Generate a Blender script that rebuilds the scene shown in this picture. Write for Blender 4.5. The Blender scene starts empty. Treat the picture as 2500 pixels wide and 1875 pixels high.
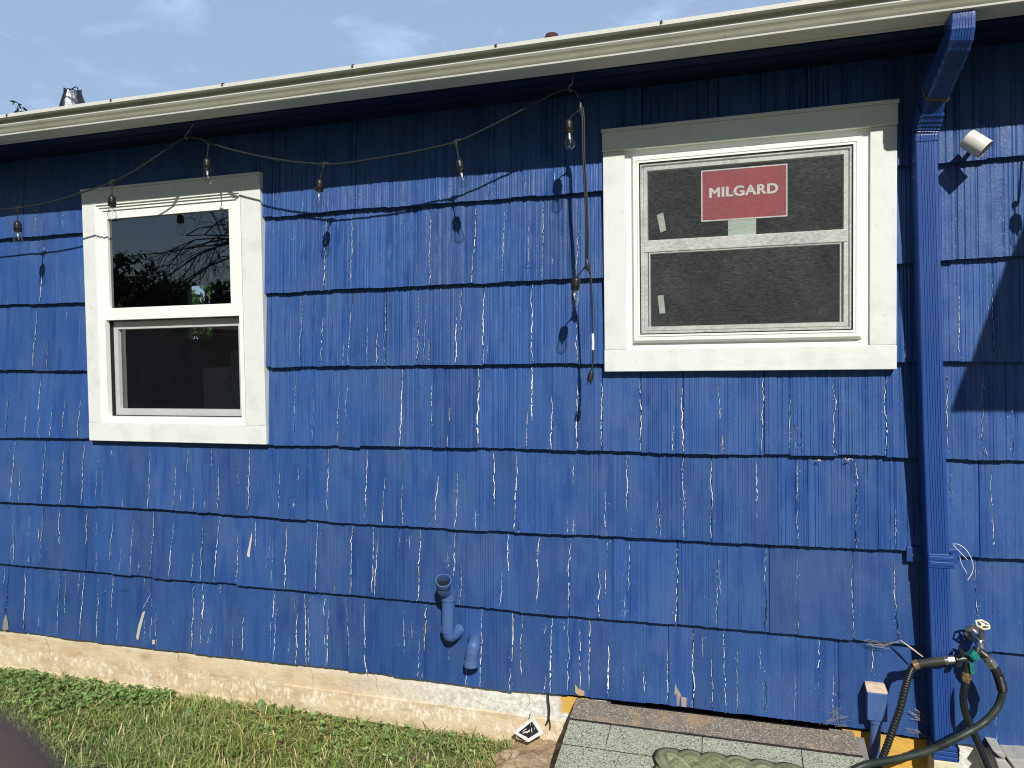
import bpy, bmesh, math, random
import numpy as np
from mathutils import Vector, Matrix
random.seed(7); rng = np.random.default_rng(7)
sc = bpy.context.scene
C = sc.collection
# ------------------------------------------------------------------ camera
D = 2.6
YAW, PIT, ROLL = [math.radians(a) for a in (16.7148, -1.9147, -0.7813)]
FPX = 1800.0
def cam_axes():
    cy, sy = math.cos(YAW), math.sin(YAW)
    fw = Vector((-sy, cy, 0)); rt = Vector((cy, sy, 0)); up = Vector((0, 0, 1))
    f2 = fw*math.cos(PIT) + up*math.sin(PIT); u2 = up*math.cos(PIT) - fw*math.sin(PIT)
    r3 = rt*math.cos(ROLL) + u2*math.sin(ROLL); u3 = u2*math.cos(ROLL) - rt*math.sin(ROLL)
    return r3, u3, -f2
RX, UP, BK = cam_axes()
CAM = Vector((0, -D, 1.44))
cam = bpy.data.cameras.new('camera'); co = bpy.data.objects.new('camera', cam); C.objects.link(co)
co.matrix_world = Matrix(((RX.x, UP.x, BK.x, CAM.x), (RX.y, UP.y, BK.y, CAM.y), (RX.z, UP.z, BK.z, CAM.z), (0, 0, 0, 1)))
cam.sensor_width = 36; cam.lens = 36*FPX/2500; cam.clip_start = 0.005; cam.clip_end = 3000
cam.dof.use_dof = True; cam.dof.focus_distance = 2.7; cam.dof.aperture_fstop = 11
sc.camera = co
def ray(u, v):
    return RX*((u-1250)/FPX) + UP*(-(v-937.5)/FPX) - BK
def at(u, v, y=0.0):            # photo measurement (2500x1875) -> point on the plane at depth y
    d = ray(u, v); return CAM + d*((y+D)/d.y)
TL = {1:(0,0),2:(830,0),3:(1660,0),4:(0,620),5:(830,620),6:(1660,620),7:(0,1245),8:(830,1245),9:(1660,1245)}
KZ = 2212/840
def tz(t, x, y, yp=0.0):
    o = TL[t]; return at(o[0]+x/KZ, o[1]+y/KZ, yp)
# ------------------------------------------------------------------ sun, sky, exposure
SUND = Vector((-.3344, .7165, -.6122)).normalized()
sl = bpy.data.lights.new('sun', 'SUN'); sl.energy = 4.9; sl.angle = math.radians(.53); sl.color = (1, .965, .9)
so = bpy.data.objects.new('sun', sl); C.objects.link(so); so.location = (4, -8, 8)
so.rotation_euler = SUND.to_track_quat('-Z', 'Y').to_euler()
w = bpy.data.worlds.new('World'); sc.world = w; w.use_nodes = True
nt = w.node_tree; nt.nodes.clear()
sky = nt.nodes.new('ShaderNodeTexSky'); sky.sky_type = 'NISHITA'; sky.sun_disc = False
sky.sun_elevation = math.asin(-SUND.z); sky.sun_rotation = math.atan2(-SUND.x, -SUND.y)
sky.air_density = 1.0; sky.dust_density = .35; sky.ozone_density = 1.6
bg = nt.nodes.new('ShaderNodeBackground'); bg.inputs[1].default_value = .062
tc = nt.nodes.new('ShaderNodeTexCoord'); mp = nt.nodes.new('ShaderNodeMapping')
mp.inputs['Scale'].default_value = (2.2, 2.2, 5.5); mp.inputs['Rotation'].default_value = (.2, .35, .3)
n1 = nt.nodes.new('ShaderNodeTexNoise'); n1.inputs['Scale'].default_value = 2.7; n1.inputs['Detail'].default_value = 7; n1.inputs['Roughness'].default_value = .62
n1.inputs['Distortion'].default_value = .4
cr = nt.nodes.new('ShaderNodeValToRGB'); cr.color_ramp.elements[0].position = .53; cr.color_ramp.elements[1].position = .74
cr.color_ramp.elements[0].color = (0.50,)*3+(1,); cr.color_ramp.elements[1].color = (.80,)*3+(1,)
mx = nt.nodes.new('ShaderNodeMix'); mx.data_type = 'RGBA'; mx.inputs[7].default_value = (9.6, 12.9, 18.6, 1)
out = nt.nodes.new('ShaderNodeOutputWorld')
L = nt.links.new
L(tc.outputs['Generated'], mp.inputs[0]); L(mp.outputs[0], n1.inputs['Vector']); L(n1.outputs[0], cr.inputs[0])
sxyz = nt.nodes.new('ShaderNodeSeparateXYZ'); vm = nt.nodes.new('ShaderNodeMapRange'); vm.inputs[1].default_value = -.15; vm.inputs[2].default_value = .45; vm.interpolation_type = 'SMOOTHSTEP'
mu = nt.nodes.new('ShaderNodeMath'); mu.operation = 'MULTIPLY'
L(tc.outputs['Generated'], sxyz.inputs[0]); L(sxyz.outputs[1], vm.inputs[0]); L(vm.outputs[0], mu.inputs[0]); L(cr.outputs[0], mu.inputs[1]); L(mu.outputs[0], mx.inputs[0]); L(sky.outputs[0], mx.inputs[6]); L(mx.outputs[2], bg.inputs[0]); L(bg.outputs[0], out.inputs[0])
sc.view_settings.view_transform = 'Standard'; sc.view_settings.look = 'None'; sc.view_settings.gamma = 1; sc.view_settings.exposure = 0
sc.render.resolution_x = 1024; sc.render.resolution_y = 768
sc.cycles.use_denoising = True; sc.cycles.filter_width = 1.1

# ------------------------------------------------------------------ helpers
def mat(name, col, rough=.6, spec=.5, metal=0.0, var=None, bump=None, attr=None, alpha=None, coat=0.0):
    """var=(scale,(r,g,b),lo,hi[,stretch]) second colour by noise; bump=(scale,strength,dist[,stretch]); attr=name multiplies colour"""
    m = bpy.data.materials.new(name); m.use_nodes = True; t = m.node_tree; b = t.nodes['Principled BSDF']
    b.inputs['Base Color'].default_value = (*col, 1); b.inputs['Roughness'].default_value = rough
    b.inputs['Metallic'].default_value = metal; b.inputs['Specular IOR Level'].default_value = spec
    b.inputs['Coat Weight'].default_value = coat
    co_ = t.nodes.new('ShaderNodeTexCoord'); last = None
    def noise(scale, stretch, det=6):
        mpn = t.nodes.new('ShaderNodeMapping'); mpn.inputs['Scale'].default_value = stretch
        nz = t.nodes.new('ShaderNodeTexNoise'); nz.inputs['Scale'].default_value = scale; nz.inputs['Detail'].default_value = det
        t.links.new(co_.outputs['Object'], mpn.inputs[0]); t.links.new(mpn.outputs[0], nz.inputs['Vector']); return nz.outputs[0]
    cur = None
    for v in (var or []):
        nz = noise(v[0], v[4] if len(v) > 4 else (1, 1, 1))
        r = t.nodes.new('ShaderNodeMapRange'); r.inputs[1].default_value = v[2]; r.inputs[2].default_value = v[3]
        t.links.new(nz, r.inputs[0])
        x = t.nodes.new('ShaderNodeMix'); x.data_type = 'RGBA'
        if cur is None: x.inputs[6].default_value = (*col, 1)
        else: t.links.new(cur, x.inputs[6])
        x.inputs[7].default_value = (*v[1], 1); t.links.new(r.outputs[0], x.inputs[0]); cur = x.outputs[2]
    if attr:
        a = t.nodes.new('ShaderNodeVertexColor'); a.layer_name = attr
        x = t.nodes.new('ShaderNodeMix'); x.data_type = 'RGBA'; x.blend_type = 'MULTIPLY'; x.inputs[0].default_value = 1
        if cur is None: x.inputs[6].default_value = (*col, 1)
        else: t.links.new(cur, x.inputs[6])
        t.links.new(a.outputs[0], x.inputs[7]); cur = x.outputs[2]
    if cur is not None: t.links.new(cur, b.inputs['Base Color'])
    prev = None
    for bp in (bump or []):
        nz = noise(bp[0], bp[3] if len(bp) > 3 else (1, 1, 1), 5)
        bn = t.nodes.new('ShaderNodeBump'); bn.inputs['Strength'].default_value = bp[1]; bn.inputs['Distance'].default_value = bp[2]
        t.links.new(nz, bn.inputs['Height'])
        if prev: t.links.new(prev, bn.inputs['Normal'])
        prev = bn.outputs[0]
    if prev: t.links.new(prev, b.inputs['Normal'])
    return m

class MB:
    def __init__(s): s.v = []; s.f = []; s.mi = []; s.sm = []; s.col = []; s.usecol = False
    def add(s, vs, fs, mi=0, smooth=False, col=None):
        o = len(s.v); s.v += [tuple(p) for p in vs]
        for f in fs: s.f.append([i+o for i in f]); s.mi.append(mi); s.sm.append(smooth)
        s.col += [col or (1, 1, 1)]*len(vs)
        if col: s.usecol = True
    def box(s, x0, x1, y0, y1, z0, z1, mi=0, col=None):
        s.add([(x, y, z) for x in (x0, x1) for y in (y0, y1) for z in (z0, z1)],
              [(0,1,3,2),(4,6,7,5),(0,4,5,1),(2,3,7,6),(0,2,6,4),(1,5,7,3)], mi, col=col)
    def obox(s, c, ax, ay, az, mi=0, col=None):     # oriented box: centre + half-axes
        c = Vector(c); vs = [c+ax*i+ay*j+az*k for i in (-1, 1) for j in (-1, 1) for k in (-1, 1)]
        s.add(vs, [(0,1,3,2),(4,6,7,5),(0,4,5,1),(2,3,7,6),(0,2,6,4),(1,5,7,3)], mi, col=col)
    def prism(s, prof, x0, x1, mi=0, nx=1, jit=0):       # profile of (y,z) swept along x, closed
        xs = np.linspace(x0, x1, nx+1); n = len(prof); vs = []
        for x in xs:
            dz = jit*math.sin(x*1.7+.6) + jit*.5*math.sin(x*4.1)
            vs += [(x, y, z+dz) for y, z in prof]
        fs = [(i*n+j, i*n+(j+1) % n, (i+1)*n+(j+1) % n, (i+1)*n+j) for i in range(nx) for j in range(n)]
        fs += [tuple(range(n))[::-1], tuple(nx*n+j for j in range(n))]
        s.add(vs, fs, mi)
    def tube(s, pts, r, n=10, mi=0, smooth=True, cap=True, col=None):
        pts = [Vector(p) for p in pts]; rs = r if isinstance(r, (list, tuple, np.ndarray)) else [r]*len(pts)
        t0 = (pts[1]-pts[0]).normalized(); a = Vector((0, 0, 1)) if abs(t0.z) < .9 else Vector((1, 0, 0))
        nrm = t0.cross(a).normalized(); vs = []
        for i, p in enumerate(pts):
            t = (pts[min(i+1, len(pts)-1)]-pts[max(i-1, 0)]).normalized()
            nrm = (nrm - t*nrm.dot(t)).normalized(); b = t.cross(nrm)
            vs += [p+(nrm*math.cos(q)+b*math.sin(q))*rs[i] for q in [2*math.pi*k/n for k in range(n)]]
        fs = [(i*n+k, i*n+(k+1) % n, (i+1)*n+(k+1) % n, (i+1)*n+k) for i in range(len(pts)-1) for k in range(n)]
        s.add(vs, fs, mi, smooth, col)
        if cap:
            s.add(vs[:n], [tuple(range(n))[::-1]], mi, False, col); s.add(vs[-n:], [tuple(range(n))], mi, False, col)
    def lathe(s, prof, c, ax=Vector((0, 0, 1)), n=20, mi=0, smooth=True, col=None):   # prof (r, h)
        ax = Vector(ax).normalized(); a = Vector((0, 0, 1)) if abs(ax.z) < .9 else Vector((1, 0, 0))
        p = ax.cross(a).normalized(); q = ax.cross(p); c = Vector(c); vs = []
        runs = [[prof[0]]]
        for i in range(1, len(prof)):
            runs[-1].append(prof[i])
            if i < len(prof)-1:
                a1 = math.atan2(prof[i][1]-prof[i-1][1], prof[i][0]-prof[i-1][0]); a2 = math.atan2(prof[i+1][1]-prof[i][1], prof[i+1][0]-prof[i][0])
                if abs((a2-a1+math.pi) % (2*math.pi)-math.pi) > .75: runs.append([prof[i]])
        for pr in runs:
            vs = []
            for r, h in pr: vs += [c+ax*h+(p*math.cos(t)+q*math.sin(t))*r for t in [2*math.pi*k/n for k in range(n)]]
            fs = [(i*n+k, i*n+(k+1) % n, (i+1)*n+(k+1) % n, (i+1)*n+k) for i in range(len(pr)-1) for k in range(n)]
            s.add(vs, fs, mi, smooth, col)
    def ring(s, x0, x1, z0, z1, prof, mi=0):        # mitred frame; prof = (inset, y)
        vs = []
        for d, y in prof: vs += [(x0+d, y, z0+d), (x1-d, y, z0+d), (x1-d, y, z1-d), (x0+d, y, z1-d)]
        fs = [(i*4+k, i*4+(k+1) % 4, (i+1)*4+(k+1) % 4, (i+1)*4+k) for i in range(len(prof)-1) for k in range(4)]
        s.add(vs, fs, mi)
    def build(s, name, mats, parent=None, recalc=False, bevel=0):
        me = bpy.data.meshes.new(name); me.from_pydata(s.v, [], s.f)
        for m in (mats if isinstance(mats, (list, tuple)) else [mats]): me.materials.append(m)
        me.polygons.foreach_set('material_index', s.mi); me.polygons.foreach_set('use_smooth', s.sm)
        if s.usecol:
            a = me.color_attributes.new('tint', 'FLOAT_COLOR', 'POINT')
            a.data.foreach_set('color', np.concatenate([np.array(s.col), np.ones((len(s.v), 1))], 1).ravel())
        if recalc:
            b = bmesh.new(); b.from_mesh(me); bmesh.ops.recalc_face_normals(b, faces=b.faces); b.to_mesh(me); b.free()
        o = bpy.data.objects.new(name, me); C.objects.link(o)
        if parent: o.parent = parent
        if bevel:
            md = o.modifiers.new('bevel', 'BEVEL'); md.width = bevel; md.segments = 2; md.limit_method = 'ANGLE'
        return o
def empty(name, label, cat, group=None, loc=(0, 0, 0)):
    o = bpy.data.objects.new(name, None); C.objects.link(o); o['label'] = label; o['category'] = cat
    o.empty_display_size = .05
    if group: o['group'] = group
    return o
def tag(o, label=None, cat=None, group=None, kind=None):
    for k, v in (('label', label), ('category', cat), ('group', group), ('kind', kind)):
        if v: o[k] = v
    return o
def curve(pts, n=8):       # Catmull-Rom through points
    P = [Vector(p) for p in pts]; P = [P[0]*2-P[1]]+P+[P[-1]*2-P[-2]]; o = []
    for i in range(1, len(P)-2):
        for k in range(n):
            t = k/n; a, b, c, d = P[i-1], P[i], P[i+1], P[i+2]
            o.append(.5*((2*b)+(c-a)*t+(2*a-5*b+4*c-d)*t*t+(3*b-a-3*c+d)*t**3))
    o.append(P[-2]); return o
def fastmesh(name, V, F, mats, parent=None, smooth=False, mi=None, cols=None):
    me = bpy.data.meshes.new(name); V = np.asarray(V, np.float32); n = F.shape[1]
    me.vertices.add(len(V)); me.vertices.foreach_set('co', V.ravel())
    me.loops.add(F.size); me.loops.foreach_set('vertex_index', F.astype(np.int32).ravel())
    me.polygons.add(len(F)); me.polygons.foreach_set('loop_start', np.arange(len(F), dtype=np.int32)*n)
    me.polygons.foreach_set('loop_total', np.full(len(F), n, np.int32))
    for m in mats: me.materials.append(m)
    if mi is not None: me.polygons.foreach_set('material_index', mi.astype(np.int32))
    me.update(calc_edges=True); me.validate()
    me.polygons.foreach_set('use_smooth', [smooth]*len(me.polygons))
    if cols is not None:
        a = me.color_attributes.new('tint', 'FLOAT_COLOR', 'POINT')
        a.data.foreach_set('color', np.concatenate([cols, np.ones((len(V), 1))], 1).astype(np.float32).ravel())
    o = bpy.data.objects.new(name, me); C.objects.link(o)
    if parent: o.parent = parent
    return o

# ------------------------------------------------------------------ materials
M = {}
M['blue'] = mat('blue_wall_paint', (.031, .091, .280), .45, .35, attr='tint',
    var=[(3.5, (.052, .108, .27), .42, .68), (13, (.026, .076, .245), .5, .7, (1, 1, .5)), (30, (.015, .062, .24), .5, .75, (1, 1, .12)), (160, (.062, .13, .31), .62, .8, (1, 1, .2))],
    bump=[(45, .35, .004, (1, 1, .5)), (420, .5, .0012, (1, 1, .16)), (150, .35, .002)])
M['crack'] = mat('bare_primer', (1, 1, 1), .8, .2, attr='tint', bump=[(300, .5, .001)])
M['blue2'] = mat('blue_metal_paint', (.018, .065, .26), .33, .5, var=[(6, (.028, .08, .28), .45, .7)], bump=[(60, .2, .002), (400, .15, .0008)])
M['bluepipe'] = mat('blue_pipe_paint', (.055, .12, .30), .5, .4, var=[(20, (.085, .15, .30), .5, .75), (90, (.04, .09, .24), .55, .7)], bump=[(150, .35, .001), (25, .3, .003)])
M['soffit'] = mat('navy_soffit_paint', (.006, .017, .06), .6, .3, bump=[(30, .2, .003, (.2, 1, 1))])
M['gutter'] = mat('gutter_enamel', (.68, .68, .61), .42, .4, var=[(9, (.60, .595, .53), .5, .75), (90, (.52, .51, .45), .6, .8), (5, (.45, .40, .30), .66, .85, (.5, 3, 3))], bump=[(25, .12, .004, (.5, 1, 1))])
M['trim'] = mat('white_trim_paint', (.745, .765, .735), .5, .4, var=[(14, (.66, .68, .65), .48, .72), (70, (.60, .61, .57), .62, .8)], bump=[(70, .35, .002, (.25, 1, 1)), (300, .2, .0006)])
M['trimv'] = mat('white_trim_paint_upright', (.72, .74, .71), .5, .4, var=[(14, (.64, .66, .63), .48, .72), (70, (.58, .59, .55), .62, .8)], bump=[(70, .35, .002, (1, 1, .25)), (300, .2, .0006)])
M['vinyl'] = mat('white_vinyl', (.86, .87, .83), .3, .5, var=[(8, (.80, .81, .77), .5, .8)], bump=[(40, .06, .002)])
M['vinylg'] = mat('grey_white_vinyl', (.62, .63, .61), .35, .5, var=[(50, (.55, .56, .55), .5, .8, (.2, 1, 1))])
M['gasket'] = mat('black_gasket', (.01, .01, .012), .6, .3)
M['room'] = mat('room_plaster', (.055, .06, .065), .9, .1, var=[(2, (.04, .045, .05), .45, .6)])
M['roomw'] = mat('room_pale', (.4, .42, .42), .8, .1)
M['shing'] = mat('dark_roof_shingle', (.05, .048, .05), .9, .2, bump=[(60, .5, .01)])
M['black'] = mat('black_rubber', (.018, .019, .02), .38, .5, bump=[(200, .25, .001)])
M['cord'] = mat('dark_cord', (.020, .023, .024), .42, .5)
M['socket'] = mat('black_socket', (.014, .013, .013), .4, .5)
M['steel'] = mat('worn_steel', (.42, .43, .45), .3, .5, metal=.9, var=[(60, (.22, .21, .2), .5, .7)], bump=[(90, .3, .002)])
M['tin'] = mat('dark_flashing', (.10, .105, .12), .3, .5, metal=.9, bump=[(14, .5, .02)])
M['brass'] = mat('brass', (.62, .42, .18), .35, .5, metal=.85, var=[(80, (.35, .25, .12), .5, .7)])
M['cream'] = mat('cream_enamel', (.72, .66, .46), .45, .4, var=[(60, (.5, .42, .28), .55, .75)])
M['teal'] = mat('teal_plastic', (.01, .20, .18), .35, .5, var=[(60, (.02, .10, .09), .5, .7)])
M['blackg'] = mat('black_gloss_hose', (.012, .012, .012), .16, .6, bump=[(120, .1, .001)])
M['green'] = mat('green_grey_hose', (.022, .034, .027), .45, .4, var=[(18, (.045, .054, .040), .45, .75), (90, (.02, .03, .025), .6, .8)], bump=[(90, .3, .001)])
M['sleeve'] = mat('dark_sleeve', (.035, .04, .03), .35, .5, var=[(40, (.08, .08, .06), .5, .8, (.2, 1, 1))])
M['pvc'] = mat('white_pvc', (.68, .67, .62), .38, .5, var=[(30, (.58, .56, .50), .5, .8)])
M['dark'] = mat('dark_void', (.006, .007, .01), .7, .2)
M['red'] = mat('red_card', (.40, .062, .082), .6, .3, var=[(60, (.32, .048, .066), .5, .8)])
M['redfoam'] = mat('red_brown_cap', (.07, .025, .022), .7, .2)
M['white'] = mat('white_print', (.78, .78, .74), .6, .3)
M['tape'] = mat('pale_tape', (.50, .58, .50), .7, .2)
M['rope'] = mat('sage_rope', (.27, .28, .17), .85, .2, attr='tint', var=[(120, (.18, .19, .11), .5, .7, (1, 1, 1))], bump=[(260, .6, .002)])
M['rust'] = mat('dry_sealant', (.16, .12, .07), .9, .1, bump=[(200, .9, .004)])
M['soil'] = mat('tan_soil', (.42, .32, .21), .95, .1, var=[(14, (.32, .23, .14), .45, .65), (70, (.5, .38, .25), .55, .75)], bump=[(60, .8, .012), (12, .5, .03)])
M['block'] = mat('concrete_block', (.40, .39, .37), .9, .2, var=[(20, (.3, .29, .27), .5, .7)], bump=[(160, .5, .003)])
M['bark'] = mat('bark', (.06, .045, .035), .9, .2, bump=[(30, .8, .02)])
M['leafd'] = mat('dark_foliage', (.035, .06, .022), .7, .3, attr='tint')
M['weed'] = mat('broad_leaf', (.14, .25, .09), .45, .4, attr='tint', var=[(60, (.2, .3, .12), .5, .7)])
M['fence'] = mat('grey_fence_board', (.25, .24, .23), .8, .2, var=[(10, (.16, .155, .15), .45, .7, (1, 1, .1))])
M['nhouse'] = mat('slate_blue_cladding', (.025, .035, .07), .7, .3)
M['skin'] = mat('skin', (.135, .095, .085), .6, .25, var=[(90, (.11, .075, .065), .45, .7)], bump=[(500, .3, .0005)])
M['nail'] = mat('finger_nail', (.5, .33, .28), .25, .5)
M['sleevec'] = mat('grey_cloth_sleeve', (.08, .08, .09), .9, .1, bump=[(400, .5, .001)])

def glassmat(name, refl, tint=(1, 1, 1), rough=0.0):
    m = bpy.data.materials.new(name); m.use_nodes = True; t = m.node_tree; t.nodes.clear()
    o = t.nodes.new('ShaderNodeOutputMaterial'); g = t.nodes.new('ShaderNodeBsdfGlossy'); tr = t.nodes.new('ShaderNodeBsdfTransparent')
    g.inputs['Roughness'].default_value = rough; tr.inputs[0].default_value = (*tint, 1)
    mxs = t.nodes.new('ShaderNodeMixShader'); lw = t.nodes.new('ShaderNodeFresnel'); lw.inputs[0].default_value = refl
    t.links.new(lw.outputs[0], mxs.inputs[0]); t.links.new(tr.outputs[0], mxs.inputs[1]); t.links.new(g.outputs[0], mxs.inputs[2]); t.links.new(mxs.outputs[0], o.inputs[0])
    return m
M['glass'] = glassmat('window_glass', 3.3, (.72, .78, .76))
M['glass2'] = glassmat('dusty_window_glass', 1.7, (.70, .74, .72), .22)
M['bulb'] = glassmat('bulb_glass', 1.5, (.95, .96, .95), .03)
_t = M['bulb'].node_tree; _lw = _t.nodes.new('ShaderNodeLayerWeight'); _lw.inputs[0].default_value = .35
_mr = _t.nodes.new('ShaderNodeMapRange'); _mr.inputs[3].default_value = .04; _mr.inputs[4].default_value = .75; _mr.inputs[1].default_value = .1
_t.links.new(_lw.outputs['Facing'], _mr.inputs[0])
for _n in _t.nodes:
    if _n.type == 'MIX_SHADER': _t.links.new(_mr.outputs[0], _n.inputs[0])
def screenmat(name='insect_screen_mesh', dc=(.135, .145, .148), lo=.15, hi=.46):
    m = bpy.data.materials.new(name); m.use_nodes = True; t = m.node_tree; t.nodes.clear()
    o = t.nodes.new('ShaderNodeOutputMaterial'); d = t.nodes.new('ShaderNodeBsdfDiffuse'); tr = t.nodes.new('ShaderNodeBsdfTransparent')
    d.inputs[0].default_value = (*dc, 1)
    c = t.nodes.new('ShaderNodeTexCoord'); mpn = t.nodes.new('ShaderNodeMapping'); mpn.inputs['Scale'].default_value = (.2, 1, 1)
    n = t.nodes.new('ShaderNodeTexNoise'); n.inputs['Scale'].default_value = 420; n.inputs['Detail'].default_value = 5; n.inputs['Roughness'].default_value = .8
    r = t.nodes.new('ShaderNodeMapRange'); r.inputs[1].default_value = .3; r.inputs[2].default_value = .8; r.inputs[3].default_value = lo; r.inputs[4].default_value = hi
    mxs = t.nodes.new('ShaderNodeMixShader')
    t.links.new(c.outputs['Object'], mpn.inputs[0]); t.links.new(mpn.outputs[0], n.inputs['Vector']); t.links.new(n.outputs[0], r.inputs[0])
    mp2 = t.nodes.new('ShaderNodeMapping'); mp2.inputs['Scale'].default_value = (.3, 1, 1); n2 = t.nodes.new('ShaderNodeTexNoise'); n2.inputs['Scale'].default_value = 210; n2.inputs['Detail'].default_value = 6; n2.inputs['Roughness'].default_value = .7
    n3 = t.nodes.new('ShaderNodeTexNoise'); n3.inputs['Scale'].default_value = 7; n3.inputs['Detail'].default_value = 8; n3.inputs['Roughness'].default_value = .65
    t.links.new(c.outputs['Object'], mp2.inputs[0]); t.links.new(mp2.outputs[0], n2.inputs['Vector']); t.links.new(c.outputs['Object'], n3.inputs['Vector'])
    m1 = t.nodes.new('ShaderNodeMapRange'); m1.inputs[1].default_value = .3; m1.inputs[2].default_value = .7; m1.inputs[3].default_value = .5; m1.inputs[4].default_value = 1.6; t.links.new(n2.outputs[0], m1.inputs[0])
    m2 = t.nodes.new('ShaderNodeMapRange'); m2.inputs[1].default_value = .4; m2.inputs[2].default_value = .62; m2.inputs[3].default_value = .85; m2.inputs[4].default_value = 1.25; t.links.new(n3.outputs[0], m2.inputs[0])
    k1 = t.nodes.new('ShaderNodeMath'); k1.operation = 'MULTIPLY'; k2 = t.nodes.new('ShaderNodeMath'); k2.operation = 'MULTIPLY'
    t.links.new(r.outputs[0], k1.inputs[0]); t.links.new(m1.outputs[0], k1.inputs[1]); t.links.new(k1.outputs[0], k2.inputs[0]); t.links.new(m2.outputs[0], k2.inputs[1])
    t.links.new(k2.outputs[0], mxs.inputs[0]); t.links.new(tr.outputs[0], mxs.inputs[1]); t.links.new(d.outputs[0], mxs.inputs[2]); t.links.new(mxs.outputs[0], o.inputs[0])
    return m
M['screen'] = screenmat()
M['screen2'] = screenmat('fine_insect_screen_mesh', (.05, .052, .05), .07, .14)

def ramp_mat(name, builder, rough=.9, spec=.2):
    m = bpy.data.materials.new(name); m.use_nodes = True; t = m.node_tree; b = t.nodes['Principled BSDF']
    b.inputs['Roughness'].default_value = rough; b.inputs['Specular IOR Level'].default_value = spec
    builder(t, b); return m
def nz(t, scale, stretch=(1, 1, 1), det=6, rough=.55, loc=(0, 0, 0)):
    c = t.nodes.new('ShaderNodeTexCoord'); mpn = t.nodes.new('ShaderNodeMapping'); mpn.inputs['Scale'].default_value = stretch; mpn.inputs['Location'].default_value = loc
    n = t.nodes.new('ShaderNodeTexNoise'); n.inputs['Scale'].default_value = scale; n.inputs['Detail'].default_value = det; n.inputs['Roughness'].default_value = rough
    t.links.new(c.outputs['Object'], mpn.inputs[0]); t.links.new(mpn.outputs[0], n.inputs['Vector']); return n.outputs[0]
def mr(t, s, a, b, c=0, d=1):
    r = t.nodes.new('ShaderNodeMapRange'); r.inputs[1].default_value = a; r.inputs[2].default_value = b; r.inputs[3].default_value = c; r.inputs[4].default_value = d
    t.links.new(s, r.inputs[0]); return r.outputs[0]
def mixc(t, fac, a, b):
    x = t.nodes.new('ShaderNodeMix'); x.data_type = 'RGBA'
    for k, q in ((0, fac), (6, a), (7, b)):
        if isinstance(q, (tuple, list)): x.inputs[k].default_value = (*q, 1)
        elif isinstance(q, (int, float)): x.inputs[k].default_value = q
        else: t.links.new(q, x.inputs[k])
    return x.outputs[2]
def mth(t, op, a, b):
    x = t.nodes.new('ShaderNodeMath'); x.operation = op
    for k, q in ((0, a), (1, b)):
        if isinstance(q, (int, float)): x.inputs[k].default_value = q
        else: t.links.new(q, x.inputs[k])
    return x.outputs[0]
def bumpn(t, b, h, st, dist, prev=None):
    n = t.nodes.new('ShaderNodeBump'); n.inputs['Strength'].default_value = st; n.inputs['Distance'].default_value = dist
    t.links.new(h, n.inputs['Height'])
    if prev: t.links.new(prev, n.inputs['Normal'])
    t.links.new(n.outputs[0], b.inputs['Normal']); return n.outputs[0]
def found_b(t, b):
    c = t.nodes.new('ShaderNodeTexCoord'); s = t.nodes.new('ShaderNodeSeparateXYZ'); t.links.new(c.outputs['Object'], s.inputs[0])
    X, Z = s.outputs[0], s.outputs[2]
    big = nz(t, 5, (1, 1, 1.6)); fine = nz(t, 45, (1, 1, 1), 8, .7); mid = nz(t, 16, (.7, 1, 1.5), 8, .7)
    col = mixc(t, mr(t, big, .4, .62), (.66, .54, .37), (.56, .43, .27))
    eff = nz(t, 42, (1.0, 1, .55), 9, .75, (3, 1, 2)); band = mth(t, 'MULTIPLY', mr(t, mth(t, 'ADD', Z, mth(t, 'MULTIPLY', big, .05)), .05, .085), mr(t, mth(t, 'ADD', Z, mth(t, 'MULTIPLY', big, .05)), .155, .125))
    col = mixc(t, mth(t, 'MULTIPLY', mth(t, 'MULTIPLY', mr(t, eff, .50, .58), band), .85), col, (.84, .76, .64))
    col = mixc(t, mth(t, 'MULTIPLY', mr(t, mid, .55, .7), .35), col, (.76, .66, .50))
    col = mixc(t, mth(t, 'MULTIPLY', mr(t, nz(t, 9, (1, 1, 2.4), 6, .6, (7, 2, 5)), .52, .7), .6), col, (.36, .25, .13))
    col = mixc(t, mth(t, 'MULTIPLY', mr(t, fine, .6, .72), .5), col, (.30, .22, .13))
    # whitish plaster above the ledge, more towards x=-.7
    wm = mth(t, 'MULTIPLY', mr(t, mth(t, 'ADD', Z, mth(t, 'MULTIPLY', mid, .02)), .122, .130), mr(t, mth(t, 'ADD', X, mth(t, 'MULTIPLY', big, .6)), -1.25, -.6))
    col = mixc(t, wm, col, mixc(t, mr(t, fine, .4, .62), (.80, .80, .75), (.50, .49, .44)))
    top = mr(t, mth(t, 'ADD', Z, mth(t, 'MULTIPLY', mid, .04)), .19, .23)
    col = mixc(t, mth(t, 'MULTIPLY', top, .7), col, (.80, .75, .66))
    ye = mth(t, 'ADD', X, mth(t, 'MULTIPLY', mid, .10))
    y1 = mth(t, 'MULTIPLY', mr(t, ye, .36, .38), mr(t, ye, .68, .66))
    y2 = mth(t, 'MULTIPLY', mth(t, 'MULTIPLY', mr(t, ye, -.565, -.545), mr(t, ye, -.46, -.48)), mr(t, mth(t, 'ADD', Z, mth(t, 'MULTIPLY', fine, .06)), .165, .175))
    col = mixc(t, y1, col, mixc(t, mr(t, mid, .4, .65), (.72, .42, .07), (.60, .36, .10)))
    col = mixc(t, y2, col, (.66, .40, .09))
    t.links.new(col, b.inputs['Base Color'])
    p = bumpn(t, b, mid, .5, .01); bumpn(t, b, fine, .5, .004, p)
M['found'] = ramp_mat('stained_concrete', found_b)
M['tar'] = mat('asphalt_edge', (.035, .032, .03), .9, .1)
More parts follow.
